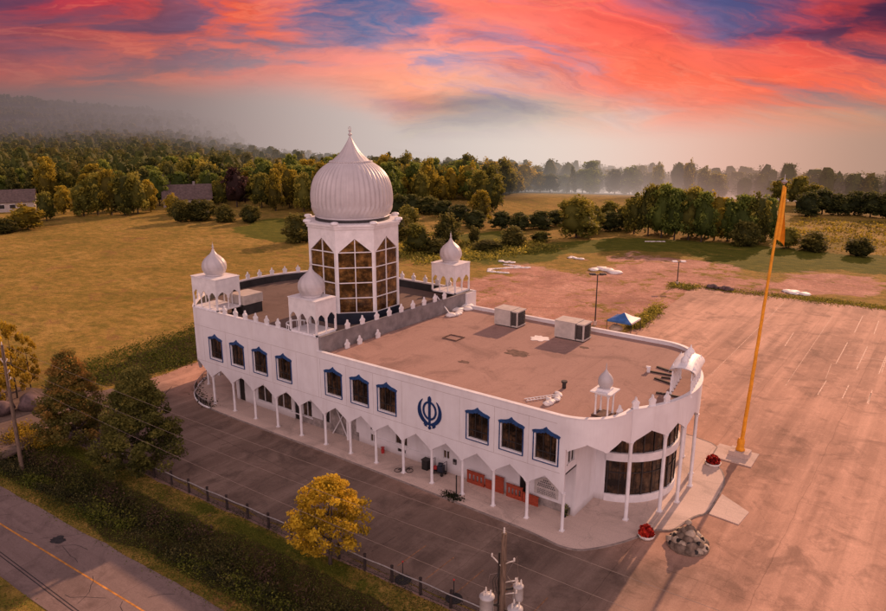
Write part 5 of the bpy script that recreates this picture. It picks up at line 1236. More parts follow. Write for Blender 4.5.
patch(2600, [(-17, -16.5), (-11, -15.6), (-9, -17.8), (-14, -19.5)], 60, .8, .26, 'golden', 'undergrowth', 'yellow-green weeds beside the driveway', .5, 0, .5)
patch(3500, [(22.8, 60), (24.4, 60), (23.6, 76), (22.0, 76)], 60, 1.3, .4, 'olive', 'undergrowth', 'green weeds between gravel and asphalt behind the tent', .5, .4, 1)
patch(1500, [(18, 92), (23, 92), (23, 96), (18, 96)], 30, .7, .4, 'olive', 'undergrowth', 'weeds at the foot of the far lamp post', .6)
patch(5200, [(23, 95.4), (31, 95), (48, 97.4), (58, 98.5), (58, 100.5), (42, 99.5), (30, 97.2), (23, 97)], 160, .28, .34, 'olive', 'undergrowth', 'scrub along the far edge of the asphalt', 1.0, .1, .9)

# ================================================================== BEHIND THE TEMPLE
t = thing('pop_up_canopy', 'blue and white pop-up canopy tent standing behind the temple', 'canopy tent', (23.1, 57.6, 0))
tx, ty, hw = 23.1, 57.6, 2.0
for sx in (-1, 1):
    for sy in (-1, 1): MB().cyl((tx + sx * hw, ty + sy * hw, 0), (tx + sx * hw, ty + sy * hw, 2.15), .05, n=6).build('leg', M['dark_metal'], t)
apex = (tx, ty, 3.15); c4 = [(tx - hw, ty - hw), (tx + hw, ty - hw), (tx + hw, ty + hw), (tx - hw, ty + hw)]
blue_, white_ = MB(), MB()
for k in range(4):
    a, b_ = c4[k], c4[(k + 1) % 4]; m_ = white_ if k == 1 else blue_
    mid = [((a[0] + tx) / 2, (a[1] + ty) / 2, 2.5), ((b_[0] + tx) / 2, (b_[1] + ty) / 2, 2.5)]
    m_.add([(*a, 2.12), (*b_, 2.12), mid[1], mid[0], apex], [(0, 1, 2, 3), (3, 2, 4)]); m_.add([(*a, 2.12), (*b_, 2.12), (*b_, 1.85), (*a, 1.85)], [(0, 3, 2, 1)])
blue_.build('blue_canopy', M['tarp_blue'], t); white_.build('white_canopy', M['tarp_white'], t)
mb = MB(); lump(mb, (22.2, 56.6, .6), 1.1, 4, .7); tag(mb.build('straw_heap', M['stone_pale'], origin=(22.2, 56.6, 0)), 'tan heap piled under the blue side of the canopy tent', 'heap')
def lot_light(label, x, y, h, white_head):
    t = thing('lamp_post', label, 'lamp post', (x, y, 0), 0, 'lamp posts behind the temple'); MB().cyl((x, y, 0), (x, y, .7), .3, n=12).build('concrete_foot', M['concrete'], t)
    MB().cyl((x, y, .7), (x, y, h), .12, .09, 8).build('shaft', M['dark_metal'], t); mb = MB()
    mb.obox((x, y, h + .05), (1.9, .14, .14), R(36)); mb.build('crossarm', M['dark_metal'], t)
    for s in (-1, 1):
        d = Vector((math.cos(R(36)), math.sin(R(36)), 0)) * s * .85; MB().obox((x + d.x, y + d.y, h + .22), (1.0, .85, .24), R(36)).build('lamp_head', M['white_paint'] if white_head else M['dark_metal'], t, bevel=.04)
lot_light('tall dark lamp post rising from behind the low roof', 17.87, 58.3, 8.4, False)
lot_light('short lamp post with white lamp heads at the far edge of the asphalt', 18.97, 95.0, 4.7, True)
def tarp(label, x, y, r, seed, sx=1.6):
    mb = MB(); rd = random.Random(seed)
    for k in range(6): lump(mb, (x + rd.uniform(-1, 1) * r * sx, y + rd.uniform(-1, 1) * r * .6, .12), r * rd.uniform(.45, .8), seed + k, .28)
    tag(mb.build('plastic_sheet', M['tarp_white'], origin=(x, y, 0)), label, 'plastic sheet')
def tarp_line(label, pts, w_):
    mb = MB(); pts = [Vector(p) for p in pts]
    for a, b_ in zip(pts[:-1], pts[1:]):
        n = max(2, int((b_ - a).length / .5))
        for k in range(n): p = a.lerp(b_, k / n); lump(mb, (p.x, p.y, .08), w_ * rng.uniform(.7, 1.2), k + int(p.x * 7), .35)
    tag(mb.build('plastic_sheet', M['tarp_white'], origin=(pts[0].x, pts[0].y, 0)), label, 'plastic sheet')
tarp_line('curled white plastic sheet on the grass right of the far turret', [(-14.8, 84.2), (-19, 83.2), (-20.0, 85.4), (-17, 89.5), (-13.4, 92.4)], .55)
tarp_line('straight white plastic strip on the grass above the curled sheet', [(-20.0, 91.5), (-15.8, 92.0)], .42)
tarp('flat white plastic sheet farthest left on the grass behind the far turret', -21.2, 94.5, 1.0, 5)
tarp('white plastic sheet at the left edge of the gravel lot', -10.6, 108.6, 1.2, 8)
tarp('big white plastic heap on the gravel behind the tall lamp post', 1.4, 99.6, 2.1, 12)
tarp('white plastic sheet at the far edge of the asphalt beside the flagpole', 39.4, 101.6, 1.5, 17)
tarp_line('long white pipe in the grass in front of the tall tree row', [(-5.5, 141.5), (-1.0, 144.5)], .35)
mb = MB()
for k in range(7): lump(mb, (25.0 + k * .75, 96.1 + .25 * math.sin(k * 2), .35), .55 + .2 * math.sin(k * 1.7), k + 50, .8)
tag(mb.build('rubble_heap', M['boulder'], origin=(27, 96, 0)), 'low heap of dark rubble at the far edge of the asphalt', 'rubble heap')

# far houses
def house(label, name, p0, p1, depth, wall_h, ridge, wallmat, wins):
    a, b_ = Vector((*p0, 0)), Vector((*p1, 0)); ux = (b_ - a).normalized(); un = Vector((-ux.y, ux.x, 0)); L = (b_ - a).length
    if un.dot(Vector((CAM.x, CAM.y, 0)) - a) > 0: un = -un
    t = thing(name, label, 'house', tuple((a + b_) / 2 + un * depth / 2))
    mb = MB(); mb.plate([(0, 0), (L, 0), (L, wall_h), (0, wall_h)], a, ux, (0, 0, 1), un, depth)
    for s in (0, L): mb.plate([(0, wall_h), (depth, wall_h), (depth / 2, ridge)], a + ux * s + (ux * -.2 if s else Vector((0, 0, 0))), un, (0, 0, 1), ux, .2)
    mb.build('wall', M[wallmat], t); rf = MB(); ov = .5
    for k in (0, 1):
        base = a - ux * ov + (un * (-ov) if k == 0 else un * (depth + ov)); mid = a - ux * ov + un * depth / 2; q_ = [base + Vector((0, 0, wall_h - .3)), base + ux * (L + 2 * ov) + Vector((0, 0, wall_h - .3)), mid + ux * (L + 2 * ov) + Vector((0, 0, ridge + .1)), mid + Vector((0, 0, ridge + .1))]
        rf.add(q_ + [p + Vector((0, 0, .22)) for p in q_], [(0, 1, 2, 3), (4, 5, 6, 7), (0, 1, 5, 4), (1, 2, 6, 5), (3, 0, 4, 7)])
    r_ = rf.build('roof', M['shingle'], t); MB().obox(tuple(a + ux * L * .65 + un * depth * .5 + Vector((0, 0, ridge + .5))), (.9, .9, 1.6), math.atan2(ux.y, ux.x)).build('chimney', M['grey_wall'], r_)
    for s, w_, z0, z1 in wins:
        f = MB().plate([(s - .1, z0 - .1), (s + w_ + .1, z0 - .1), (s + w_ + .1, z1 + .1), (s - .1, z1 + .1)], a - un * .06, ux, (0, 0, 1), un, .05).build('window', M['white_paint'], t)
        MB().plate([(s, z0), (s + w_, z0), (s + w_, z1), (s, z1)], a - un * .09, ux, (0, 0, 1), un, .025).build('pane', M['dark_door'], f)
house('long low brown-roofed house with a row of dark windows at the left edge', 'brown_roofed_house', (-226, 42), (-207.5, 74), 10, 3.6, 7.2, 'siding_pale', [(2 + 3.4 * k, 1.8, 1.2, 2.6) for k in range(10)])
house('grey gabled house half hidden by dark bushes beyond the field', 'gabled_house', (-178.5, 107), (-168.5, 121), 12, 3.0, 7.6, 'siding', [(2, 1.4, 1.2, 2.7), (6, 1.4, 1.2, 2.7), (10, 1.8, 1.2, 2.7), (13.5, 1.4, 1.2, 2.7)])
house('small house among the trees whose brown roof shows above the crowns', 'wooded_house', (-205, 118), (-196, 130), 9, 4.4, 9.5, 'siding', [(2, 1.4, 1.2, 2.6), (6, 1.4, 1.2, 2.6), (10, 1.4, 1.2, 2.6)])
def boulder(label, x, y, r, seed, mat='boulder'):
    m_ = MB(); lump(m_, (x, y, r * .55), r, seed, .8); tag(m_.build('boulder', M[mat], origin=(x, y, 0)), label, 'boulder', 'boulders at the driveway entrance')
boulder('large mauve boulder beside the driveway below the golden trees', -20.6, -13.4, 1.5, 3)
boulder('mauve boulder nearest the bare utility pole', -21.6, -16.2, 1.3, 6)
boulder('dark maroon boulder behind the large mauve one', -19.5, -9.9, 1.05, 9)

# ================================================================== TREES
ZD = .0
make_tree('broadleaf_tree', 'green roadside tree with a reddish top, nearest the bare utility pole', 'tree', (-6.8, -15.3, ZD), 10.6, 4.7, 'near_green', 34000, .25, cone, 230, .72, .9, .2, seed=3, limbs=9)
o = bpy.data.objects['broadleaf_tree'].children[0]; o.data.materials[0] = LEAF['near_red']
make_tree('broadleaf_tree', 'wide green roadside tree by the fence, nearest the temple porch', 'tree', (3.9, -14.3, ZD), 10.6, 5.4, 'near_green', 38000, .25, cone, 250, .75, 1.1, .2, seed=4, limbs=9)
make_tree('yellow_tree', 'bright golden-yellow tree standing at the fence in front of the temple', 'tree', (29.4, -14.35, ZD), 7.5, 3.45, 'yellow', 12000, .24, egg3, 150, .55, 1.9, .14, seed=5, limbs=8)

NU, NV = 9, 6
def core(x, y, z, rx, rz_, seed):
    """lumpy closed inner crown, so that far trees read as solid foliage"""
    a = np.linspace(0, 2 * PI, NU, endpoint=False); b_ = np.linspace(.02, PI - .02, NV); A, B = np.meshgrid(a, b_)
    k = 1 + rng.uniform(-.30, .30, A.shape); k[0] = k[0].mean(); k[-1] = k[-1].mean()
    c = np.stack([x + rx * k * np.sin(B) * np.cos(A), y + rx * k * np.sin(B) * np.sin(A), z + rz_ * k * np.cos(B)], -1).reshape(-1, 3)
    i = np.arange(NU * NV).reshape(NV, NU); n_ = np.roll(i, -1, 1); qd = np.stack([i[:-1], i[1:], n_[1:], n_[:-1]], -1).reshape(-1, 4)
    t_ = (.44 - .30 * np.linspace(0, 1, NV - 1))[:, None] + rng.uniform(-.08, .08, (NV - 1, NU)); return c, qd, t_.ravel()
# prototypes for the far trees: crown and trunk meshes shared by the copies
PROTO = {}
bush_s = lambda t: .78 + .22 * math.sin(PI * min(1, t * 1.2)) if t < .55 else math.sqrt(max(.03, 1 - ((t - .45) / .57) ** 2))
def proto(kind, leaf, n, size, shape, clumps, clump_r, h0, k):
    P, tint = crown_points(n, h0, 10 - clump_r * .4, 5 - clump_r * .4, shape, clumps, clump_r); co, q = leaf_quads(P, size, .75)
    if kind not in ('conifer', 'golden'):
        for dx, dy, zz_, rx, rz_ in ((0, 0, 5.4, 3.0, 3.4), (1.3, .5, 4.2, 2.2, 2.4), (-1.2, .9, 4.4, 2.1, 2.5), (.1, -1.5, 4.0, 2.2, 2.3)):
            if kind == 'darkbush': zz_, rz_ = zz_ * .78, rz_ * 1.1
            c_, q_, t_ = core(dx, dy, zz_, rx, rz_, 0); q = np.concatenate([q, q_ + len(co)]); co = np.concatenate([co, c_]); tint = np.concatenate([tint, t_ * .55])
    # clumps on long boughs break the outline
    tm = (trunk_mb(.2, 4.5, .22, 6, 2.4, k, .6) if kind == 'darkbush' else trunk_mb(h0 * .8, 10, .28, 4, 3.2, k)).build('trunk', M['trunk'], None); tme = tm.data; bpy.data.objects.remove(tm)
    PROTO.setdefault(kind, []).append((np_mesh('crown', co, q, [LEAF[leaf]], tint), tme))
egg2 = lambda t: max(.10, math.sin(PI * (0.20 + 0.76 * t)) ** .55)
for k in range(3):
    for kd in ('green', 'olive', 'gold', 'dark'): proto(kd, kd, 2300, .92, egg2, 46, 1.5, .9, k + 10)
    proto('darkbush', 'darkbush', 2600, 1.05, bush_s, 60, 1.9, .6, k + 20)
conif = lambda t: max(.04, .95 * (1 - t) ** .9)
for k in range(2): proto('conifer', 'dark', 2000, .8, conif, 60, 1.0, .5, k + 40)
for k in range(2): proto('maroon', 'maroon', 1300, .95, egg2, 26, 1.5, 1.5, k); proto('golden', 'golden', 2600, .62, egg2, 40, 1.0, 1.4, k)
tcount = [0]
def far_tree(kind, x, y, h, w_, label, name, cat='tree', group=None, zb=None):
    zb = gz(x, y) - .1 if zb is None else zb
    i = tcount[0]; tcount[0] += 1; cm, tm = PROTO[kind][i % len(PROTO[kind])]
    t = thing(name, label, cat, (x, y, zb), (i * 2.4) % 6.28, group)
    for nm, me in (('crown', cm), ('trunk', tm)):
        o = bpy.data.objects.new(nm, me); COL.objects.link(o); o.parent = t; o.scale = (w_ / 9.4, w_ / 9.4, h / 10.0)
    return t
gz = lambda x, y: float(Z[np.abs(gy - y).argmin(), np.abs(gx - x).argmin()])
GRP_L = 'trees along the far edge of the golden field'
LEFT = [(-162.6, 44.5, 4.4, 7.0, 'darkbush', 'dark bush at the left end of the field edge below the brown roof'), (-165.2, 52.1, 7.8, 9.7, 'gold', 'round yellow-green tree in front of the brown-roofed house'),
 (-178.0, 63.9, 9.7, 6.5, 'olive', 'olive tree just right of the brown-roofed house'), (-190.7, 75.9, 9.7, 7.0, 'gold', 'small yellowish tree second right of the brown-roofed house'),
 (-180.0, 77.4, 12.2, 8.2, 'olive', None), (-178.6, 81.6, 14.6, 8.3, 'olive', None), (-174.7, 84.4, 15.3, 8.3, 'gold', None), (-171.1, 87.1, 15.3, 8.3, 'olive', None), (-169.9, 91.3, 14.4, 8.4, 'olive', None),
 (-171.1, 97.0, 11.3, 6.4, 'gold', 'yellow tree at the right end of the tall clump at the field edge'), (-160.0, 98.5, 7.6, 5.6, 'gold', 'small yellow tree beside the gable of the grey house'),
 (-152, 97, 5.5, 7.5, 'darkbush', 'dark bush against the middle of the grey house wall'), (-148, 104, 5.2, 7.0, 'darkbush', 'dark bush against the right end of the grey house wall'), (-178, 44, 6.5, 8.0, 'olive', 'olive tree against the left house wall, cut by the photo edge'), (-140.7, 88.5, 8.0, 7.1, 'darkbush', 'dark bush at the left foot of the grey gabled house'), (-137.7, 93.6, 7.1, 8.5, 'darkbush', 'broad dark bush in front of the grey gabled house'), (-129.2, 97.0, 5.8, 6.5, 'darkbush', 'round dark bush right of the grey house'), (-120.9, 100.3, 6.1, 6.4, 'darkbush', 'round dark bush on the bright lawn, rightmost of its row'),
 (-158.1, 124.5, 14.8, 9.8, 'maroon', 'dark maroon tree standing out among the green woods'), (-167.9, 125.1, 11.4, 6.9, 'olive', 'olive tree just left of the maroon tree'), (-148.2, 128.1, 13.2, 7.4, 'olive', None), (-137.3, 125.3, 14.9, 7.2, 'gold', None), (-139.8, 134.2, 16.1, 8.2, 'gold', None), (-127.1, 129.4, 14.1, 7.9, 'olive', None),
 (-81.3, 85.1, 8.2, 8.2, 'darkbush', 'dark round bush in the field close left of the temple tower'), (-184.3, 109.1, 13.5, 8.4, 'green', None), (-177.1, 126.4, 13.2, 8.7, 'green', None)]
for x, y, h, w_, kd, lb in LEFT:
    if kd == 'darkbush': far_tree(kd, x, y, h, w_, lb, 'bush', 'bush', 'dark bushes at the field edge')
    elif lb: far_tree(kd, x, y, h, w_, lb, 'tree', 'tree', GRP_L)
    elif x < -165 and y < 100: far_tree(kd, x, y, h, w_, 'tall olive tree in the dense clump at the edge of the golden field', 'tree', 'tree', 'tall clump at the field edge')
    else: far_tree(kd, x, y, h, w_, 'tall tree at the wood edge behind the grey house and maroon tree', 'tree', 'tree', 'wood edge behind the grey house')
RIGHT = [(-61.6, 103.6, 7.2, 7.2, 'darkbush', 'dark bush right beside the temple tower'), (-75.8, 125.5, 6.8, 6.9, 'olive', 'olive bush behind the bush beside the tower'), (-45.3, 91.4, 7.6, 7.5, 'olive', 'light green bush left of the far turret'), (-40.9, 93.0, 4.0, 6.0, 'darkbush', 'low dark bush directly behind the far turret'), (-44.5, 102.6, 8.9, 6.8, 'darkbush', 'tall dark bush above the far turret'),
 (-42.2, 111.9, 4.9, 3.2, 'darkbush', 'little dark tree alone on the bright lawn'), (-33.7, 105.2, 2.6, 6.7, 'darkbush', 'low dark bush below the little tree on the lawn'), (-31.3, 114.1, 5.3, 6.9, 'darkbush', 'round dark bush at the right end of the bright lawn'), (-29.3, 125.3, 2.8, 6.0, 'olive', 'low spreading bush between lawn and the big round tree'),
 (-60.3, 142.2, 10.7, 7.0, 'gold', 'yellow-green tree rising over the right end of the dark hedgerow'), (-73.0, 169.1, 14.1, 8.6, 'olive', 'tall olive tree right behind the yellow-green hedgerow tree'), (-88.5, 183.4, 13.6, 9.2, 'olive', 'olive tree farther back left of the tall hedgerow tree'),
 (-23.6, 135.7, 11.8, 11.3, 'olive', 'big round olive tree standing alone behind the gravel lot'), (-23.0, 144.9, 8.7, 7.0, 'olive', 'smaller tree tucked behind the big round one'), (27.5, 153.7, 5.7, 6.8, 'olive', 'pale bush at the right end of the tall tree row'), (18.1, 150.5, 6.9, 6.9, 'darkbush', 'dark bush at the foot of the tall tree row'),
 (34.0, 153.2, 5.1, 7.1, 'darkbush', 'round dark bush in the field just right of the flag'), (44.6, 152.6, 4.7, 6.4, 'darkbush', 'round dark bush in the field farthest right')]
for x, y, h, w_, kd, lb in RIGHT: far_tree(kd, x, y, h, w_, lb, 'bush' if 'bush' in lb else 'tree', 'bush' if 'bush' in lb else 'tree')
for x, y, h, w_, kd in [(-84.1, 130.1, 9, 7.1, 'dark'), (-92.6, 148, 7, 8.4, 'dark'), (-88.1, 151.3, 6.3, 8.4, 'dark'), (-79.1, 148.5, 5.7, 8.2, 'dark'), (-67.9, 142, 5.8, 7.8, 'dark'), (-57.1, 134.1, 5.5, 7.4, 'dark')]:
    far_tree(kd, x, y, h, w_, 'dark shrub in the hedgerow running right from the dome', 'hedgerow_shrub', 'shrub', 'dark hedgerow right of the dome')
for x, y, h, w_, kd in [(-49.2, 137.4, 5.5, 7.3, 'dark'), (-43.7, 139, 5.4, 7.8, 'dark'), (-39.9, 144.3, 5.5, 7.9, 'dark'), (-38.8, 152.6, 5, 6.9, 'dark'), (-21.1, 153.2, 6, 7.2, 'dark'), (-29.3, 170.4, 7.1, 7.1, 'olive'), (-19, 159.6, 7.3, 7.3, 'olive')]:
    far_tree(kd, x, y, h, w_, 'shrub in the dark hedge at the near edge of the brown field', 'hedgerow_shrub', 'shrub', 'dark hedge before the brown field')
for x, y, h, w_, kd in [(-13.2, 152.1, 12.7, 6.4, 'olive'), (-8.6, 151, 15.3, 6.9, 'olive'), (-4.3, 149.9, 15.6, 6.8, 'green'), (-.2, 148.7, 14.8, 6.7, 'green'), (2.9, 151, 15.3, 7.2, 'olive'), (6.8, 149.8, 14, 6.5, 'green'), (8.7, 155.3, 13.7, 7.2, 'gold'), (12.1, 155.7, 12.5, 6.6, 'green'), (15.8, 154.5, 13.4, 7, 'green'), (18.9, 156.7, 14.4, 7, 'olive'), (20.1, 163.6, 13.2, 6.1, 'green'), (-6, 158, 14, 7.5, 'olive'), (3, 159, 14.6, 7.4, 'olive')]:
    far_tree(kd, x, y, h * .98, w_ * 1.12, 'tall slender tree in the row behind the gravel lot', 'tree', 'tree', 'tall tree row behind the gravel lot')
for x, y, h, w_, kd in [(19.5, 224, 8.1, 8.9, 'dark'), (22.9, 233, 9, 9.1, 'dark'), (27.9, 233.4, 7.5, 9, 'dark'), (32.3, 236.7, 8.2, 9, 'dark'), (37.5, 234.2, 8.7, 8.8, 'dark'), (42.1, 234.5, 8.6, 8.7, 'dark'), (48, 236, 8.8, 9, 'dark'), (54, 238, 8.2, 9, 'dark'), (1.3, 270.4, 9.6, 9, 'olive'), (10.4, 256.1, 11.4, 8.5, 'olive'), (16, 250, 9, 8.5, 'olive')]:
    far_tree(kd, x, y, h, w_, 'tree in the dark band across the right-hand field', 'tree', 'tree', 'dark tree band in the right field')
for (x, y, h, w_), lb in zip([(-23.9, -15.6, 9.4, 4.3), (-25.5, -12.9, 9.7, 4.0), (-27.2, -15.9, 10.3, 5.0), (-27.7, -10.3, 6.8, 3.0)], ['golden tree by the driveway, nearest the boulders', 'golden tree by the driveway, second from the boulders', 'large golden tree cut by the left edge of the photo', 'smallest golden tree, behind the other three by the driveway']):
    far_tree('golden', x, y, h, w_, lb, 'golden_tree', 'tree', 'golden trees by the driveway')

# woods: the nearest trees singly, everything behind as one forest
def inside(x, y, poly):
    r = False
    for (x0, y0), (x1, y1) in zip(poly, poly[1:] + poly[:1]):
        if (y0 > y) != (y1 > y) and x < (x1 - x0) * (y - y0) / (y1 - y0) + x0: r = not r
    return r
WL = [(-246, 66), (-226, 92), (-206, 112), (-186, 134), (-164, 140), (-140, 142), (-118, 128), (-150, 200), (-330, 370), (-700, 560), (-1000, 800), (-2000, 1700), (-2700, 1200), (-2700, 300), (-900, 140), (-420, 80)]
WR = [(-116, 140), (-106, 160), (-97, 205), (-104, 252), (-62, 282), (-6, 300), (44, 318), (110, 318), (300, 420), (420, 900), (-200, 1300), (-1000, 1300), (-1000, 800), (-700, 560), (-330, 370), (-150, 200), (-122, 150)]
rd = random.Random(21); cand = []
for poly, tagp in ((WL, 'L'), (WR, 'R')):
    x0, x1 = min(p[0] for p in poly), max(p[0] for p in poly); y0, y1 = min(p[1] for p in poly), max(p[1] for p in poly)
    y = y0
    while y < y1:
        x = x0
        while x < x1:
            px, py = x + rd.uniform(-3.6, 3.6), y + rd.uniform(-3.6, 3.6)
            d = math.hypot(px - CAM.x, py - CAM.y)
            if d < (2500 if tagp == 'L' else 720) and inside(px, py, poly):
                a = math.degrees(math.atan2(py - CAM.y, px - CAM.x)) - (90 + 36.32)
                if abs(a) < 39 and rd.random() < min(1, 420 / d + .25): cand.append((d, px, py, tagp))
            x += 8.6 if tagp == 'L' else 7.4
        y += 8.6 if tagp == 'L' else 7.4
cand.sort()
lim = {'L': 100, 'R': 105}; kinds = ['olive', 'green', 'gold', 'olive', 'green', 'dark', 'olive', 'gold', 'green', 'conifer']
LABW = {'L': 'tree in the front rows of the mixed woods beyond the golden field', 'R': 'tree in the front rows of the hazy woods behind the hedgerow and brown field'}
GW_ = {'L': 'woods beyond the golden field', 'R': 'woods behind the brown field'}
rest = []
for d, x, y, s in cand:
    h = rd.triangular(8, 19.5, 13); w_ = rd.uniform(6.0, 12.0)
    if lim[s] > 0: lim[s] -= 1; far_tree(rd.choice(kinds), x, y, h, w_, LABW[s], 'tree', 'tree', GW_[s], gz(x, y) - .2)
    else: rest.append((d, x, y, h, w_))
# forest: one object of leafy crowns; fewer, larger leaves with distance
pos, siz, tin, mii = [], [], [], []
ccos, cqs, ctin, cmi = [], [], [], []
for d, x, y, h, w_ in rest:
    n = int(max(60, min(460, 460 * (330 / d) ** 1.4))); sz = .80 * (d / 330) ** .75
    nb_c = max(5, n // 14); a = rng.uniform(0, 2 * PI, nb_c); t = rng.uniform(.25, 1, nb_c); r = w_ * .42 * np.sqrt(np.clip(1.05 - (2 * t - 1.05) ** 2 * .95, .05, 1)) * np.sqrt(rng.uniform(.2, 1, nb_c))
    cc = np.stack([x + r * np.cos(a), y + r * np.sin(a), gz(x, y) + h * t * .84], -1); k = rng.integers(0, nb_c, n); g = np.clip(rng.normal(size=(n, 3)), -1.6, 1.6) * [1.0, 1.0, .55] * (1 + d / 2500)
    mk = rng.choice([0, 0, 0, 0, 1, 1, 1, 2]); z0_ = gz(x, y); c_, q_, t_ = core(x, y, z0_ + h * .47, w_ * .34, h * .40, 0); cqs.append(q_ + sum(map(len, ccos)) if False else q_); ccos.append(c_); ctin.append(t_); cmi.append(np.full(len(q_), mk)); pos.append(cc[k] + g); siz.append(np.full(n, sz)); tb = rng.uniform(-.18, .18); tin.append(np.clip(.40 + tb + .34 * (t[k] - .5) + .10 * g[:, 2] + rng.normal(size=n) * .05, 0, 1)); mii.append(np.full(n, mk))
pos = np.concatenate(pos); siz = np.concatenate(siz); tin = np.concatenate(tin); mii = np.concatenate(mii)
co, q = leaf_quads(pos, siz, .95, .8)
nc_ = NU * NV; cq = np.concatenate([q_ + i * nc_ for i, q_ in enumerate(cqs)]) + len(co)
co = np.concatenate([co] + ccos); q = np.concatenate([q, cq]); tin = np.concatenate([tin] + ctin); mii = np.concatenate([mii] + cmi)
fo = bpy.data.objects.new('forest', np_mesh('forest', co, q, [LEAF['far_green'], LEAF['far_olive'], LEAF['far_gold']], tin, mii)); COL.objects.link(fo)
tag(fo, 'hazy mixed forest stretching away behind the fields to the horizon', 'forest', kind='stuff')
# rough grass and shrubs in the far fields
patch(9000, [(-62, 90), (-35, 80), (-26, 96), (-18, 116), (-30, 124), (-44, 112)], 260, 1.0, .7, 'olive', 'undergrowth', 'rough scrub on the slope behind the far turret', 1.4, .1, 1)
patch(9000, [(24, 160), (70, 155), (120, 220), (60, 232), (20, 215)], 330, .9, .8, 'gold', 'undergrowth', 'tawny tussocks in the field behind the flag', 1.8, 0, .7)

# ================================================================== MIST
def mist(name, label):
    """one bank of ground mist: density thins with height and nearness, tint follows the sky behind it"""
    Wd, D0, D1, Ht = 3000, 300, 3600, 150
    mb = MB(); mb.box(-Wd, Wd, D0, D1, -60, Ht); o = mb.build(name, [], None); me = o.data
    m = bpy.data.materials.new(name); m.use_nodes = True; nt = m.node_tree; nt.nodes.clear(); out = nt.nodes.new('ShaderNodeOutputMaterial')
    tcd = nt.nodes.new('ShaderNodeTexCoord'); sp = nt.nodes.new('ShaderNodeSeparateXYZ'); nt.links.new(tcd.outputs['Object'], sp.inputs[0])
    side = math_n(nt, 'DIVIDE', sp.outputs[0], sp.outputs[1])
    def rng_(v, a, b_, c=0., d=1., typ='SMOOTHSTEP'):
        n = nd(nt, 'ShaderNodeMapRange', interpolation_type=typ); nt.links.new(v, n.inputs[0])
        for k, q in zip((1, 2, 3, 4), (a, b_, c, d)): n.inputs[k].default_value = q
        return n.outputs[0]
    rt_ = rng_(side, -.15, .30)
    near = rng_(math_n(nt, 'ADD', sp.outputs[1], math_n(nt, 'MULTIPLY', rt_, 130)), 320, 620); lat = math_n(nt, 'ADD', rng_(side, -.45, -.08, .14, 1.0), math_n(nt, 'MULTIPLY', rt_, .9)); hill = rng_(sp.outputs[1], 300, 1300, 0, 1.0)
    fall = math_n(nt, 'POWER', 2.718, math_n(nt, 'DIVIDE', math_n(nt, 'MAXIMUM', sp.outputs[2], -5.0), -11.0))
    far = math_n(nt, 'POWER', 2.718, math_n(nt, 'DIVIDE', sp.outputs[2], -42.0))
    nzv = noise_tex(nt, tcd.outputs['Object'], .0035, 2, .5)
    dens = math_n(nt, 'ADD', math_n(nt, 'MULTIPLY', math_n(nt, 'MULTIPLY', math_n(nt, 'MULTIPLY', near, lat), fall), math_n(nt, 'MULTIPLY', math_n(nt, 'MULTIPLY', math_n(nt, 'ADD', nzv, .3), rng_(sp.outputs[1], 980, 560)), .0190)), math_n(nt, 'MULTIPLY', math_n(nt, 'MULTIPLY', math_n(nt, 'MULTIPLY', hill, far), rng_(side, -.04, -.26)), .0068))
    r = ramp(nt, rng_(side, -.65, .65, 0, 1, 'LINEAR'), [((a + .65) / 1.3, srgb(*c)) for a, c in ((-.60, (116, 98, 98)), (-.35, (140, 121, 119)), (-.18, (192, 173, 167)), (.0, (214, 200, 193)), (.12, (230, 213, 202)), (.24, (236, 208, 194)), (.36, (232, 184, 166)), (.48, (208, 164, 144)), (.6, (178, 142, 124)))], 'B_SPLINE')
    ab = nd(nt, 'ShaderNodeVolumeAbsorption'); ab.inputs['Color'].default_value = (0, 0, 0, 1); nt.links.new(dens, ab.inputs['Density'])
    em = nd(nt, 'ShaderNodeEmission'); nt.links.new(r.outputs[0], em.inputs['Color']); nt.links.new(dens, em.inputs['Strength'])
    ad = nd(nt, 'ShaderNodeAddShader'); nt.links.new(ab.outputs[0], ad.inputs[0]); nt.links.new(em.outputs[0], ad.inputs[1]); nt.links.new(ad.outputs[0], out.inputs['Volume'])
    me.materials.append(m); o.location = (CAM.x, CAM.y, 0); o.rotation_euler = (0, 0, YAW)
    return tag(o, label, 'mist', kind='stuff')
mist('mist', 'pale pink and grey mist lying over the distant forest')


# ================================================================== SKY AND LIGHT
SUN_EL, SUN_ROT = R(23), R(-2.3)
world = bpy.data.worlds.new('World'); scene.world = world; world.use_nodes = True
nt = world.node_tree; nt.nodes.clear(); wout = nt.nodes.new('ShaderNodeOutputWorld'); bg = nt.nodes.new('ShaderNodeBackground'); nt.links.new(bg.outputs[0], wout.inputs[0])
sky = nd(nt, 'ShaderNodeTexSky'); sky.sky_type = 'NISHITA'; sky.sun_disc = False; sky.sun_elevation = SUN_EL; sky.sun_rotation = SUN_ROT; sky.dust_density = 2.0
tc = nt.nodes.new('ShaderNodeTexCoord'); vr = nd(nt, 'ShaderNodeVectorRotate', rotation_type='Z_AXIS'); vr.inputs['Angle'].default_value = -YAW
nt.links.new(tc.outputs['Generated'], vr.inputs['Vector']); sp = nt.nodes.new('ShaderNodeSeparateXYZ'); nt.links.new(vr.outputs[0], sp.inputs[0])
az0 = math_n(nt, 'ARCTAN2', sp.outputs[0], sp.outputs[1]); azs = math_n(nt, 'MINIMUM', math_n(nt, 'ABSOLUTE', az0), 1.0)
el0 = math_n(nt, 'ARCSINE', sp.outputs[2]); el1 = math_n(nt, 'DIVIDE', el0, math_n(nt, 'COSINE', math_n(nt, 'MULTIPLY', azs, .9)))
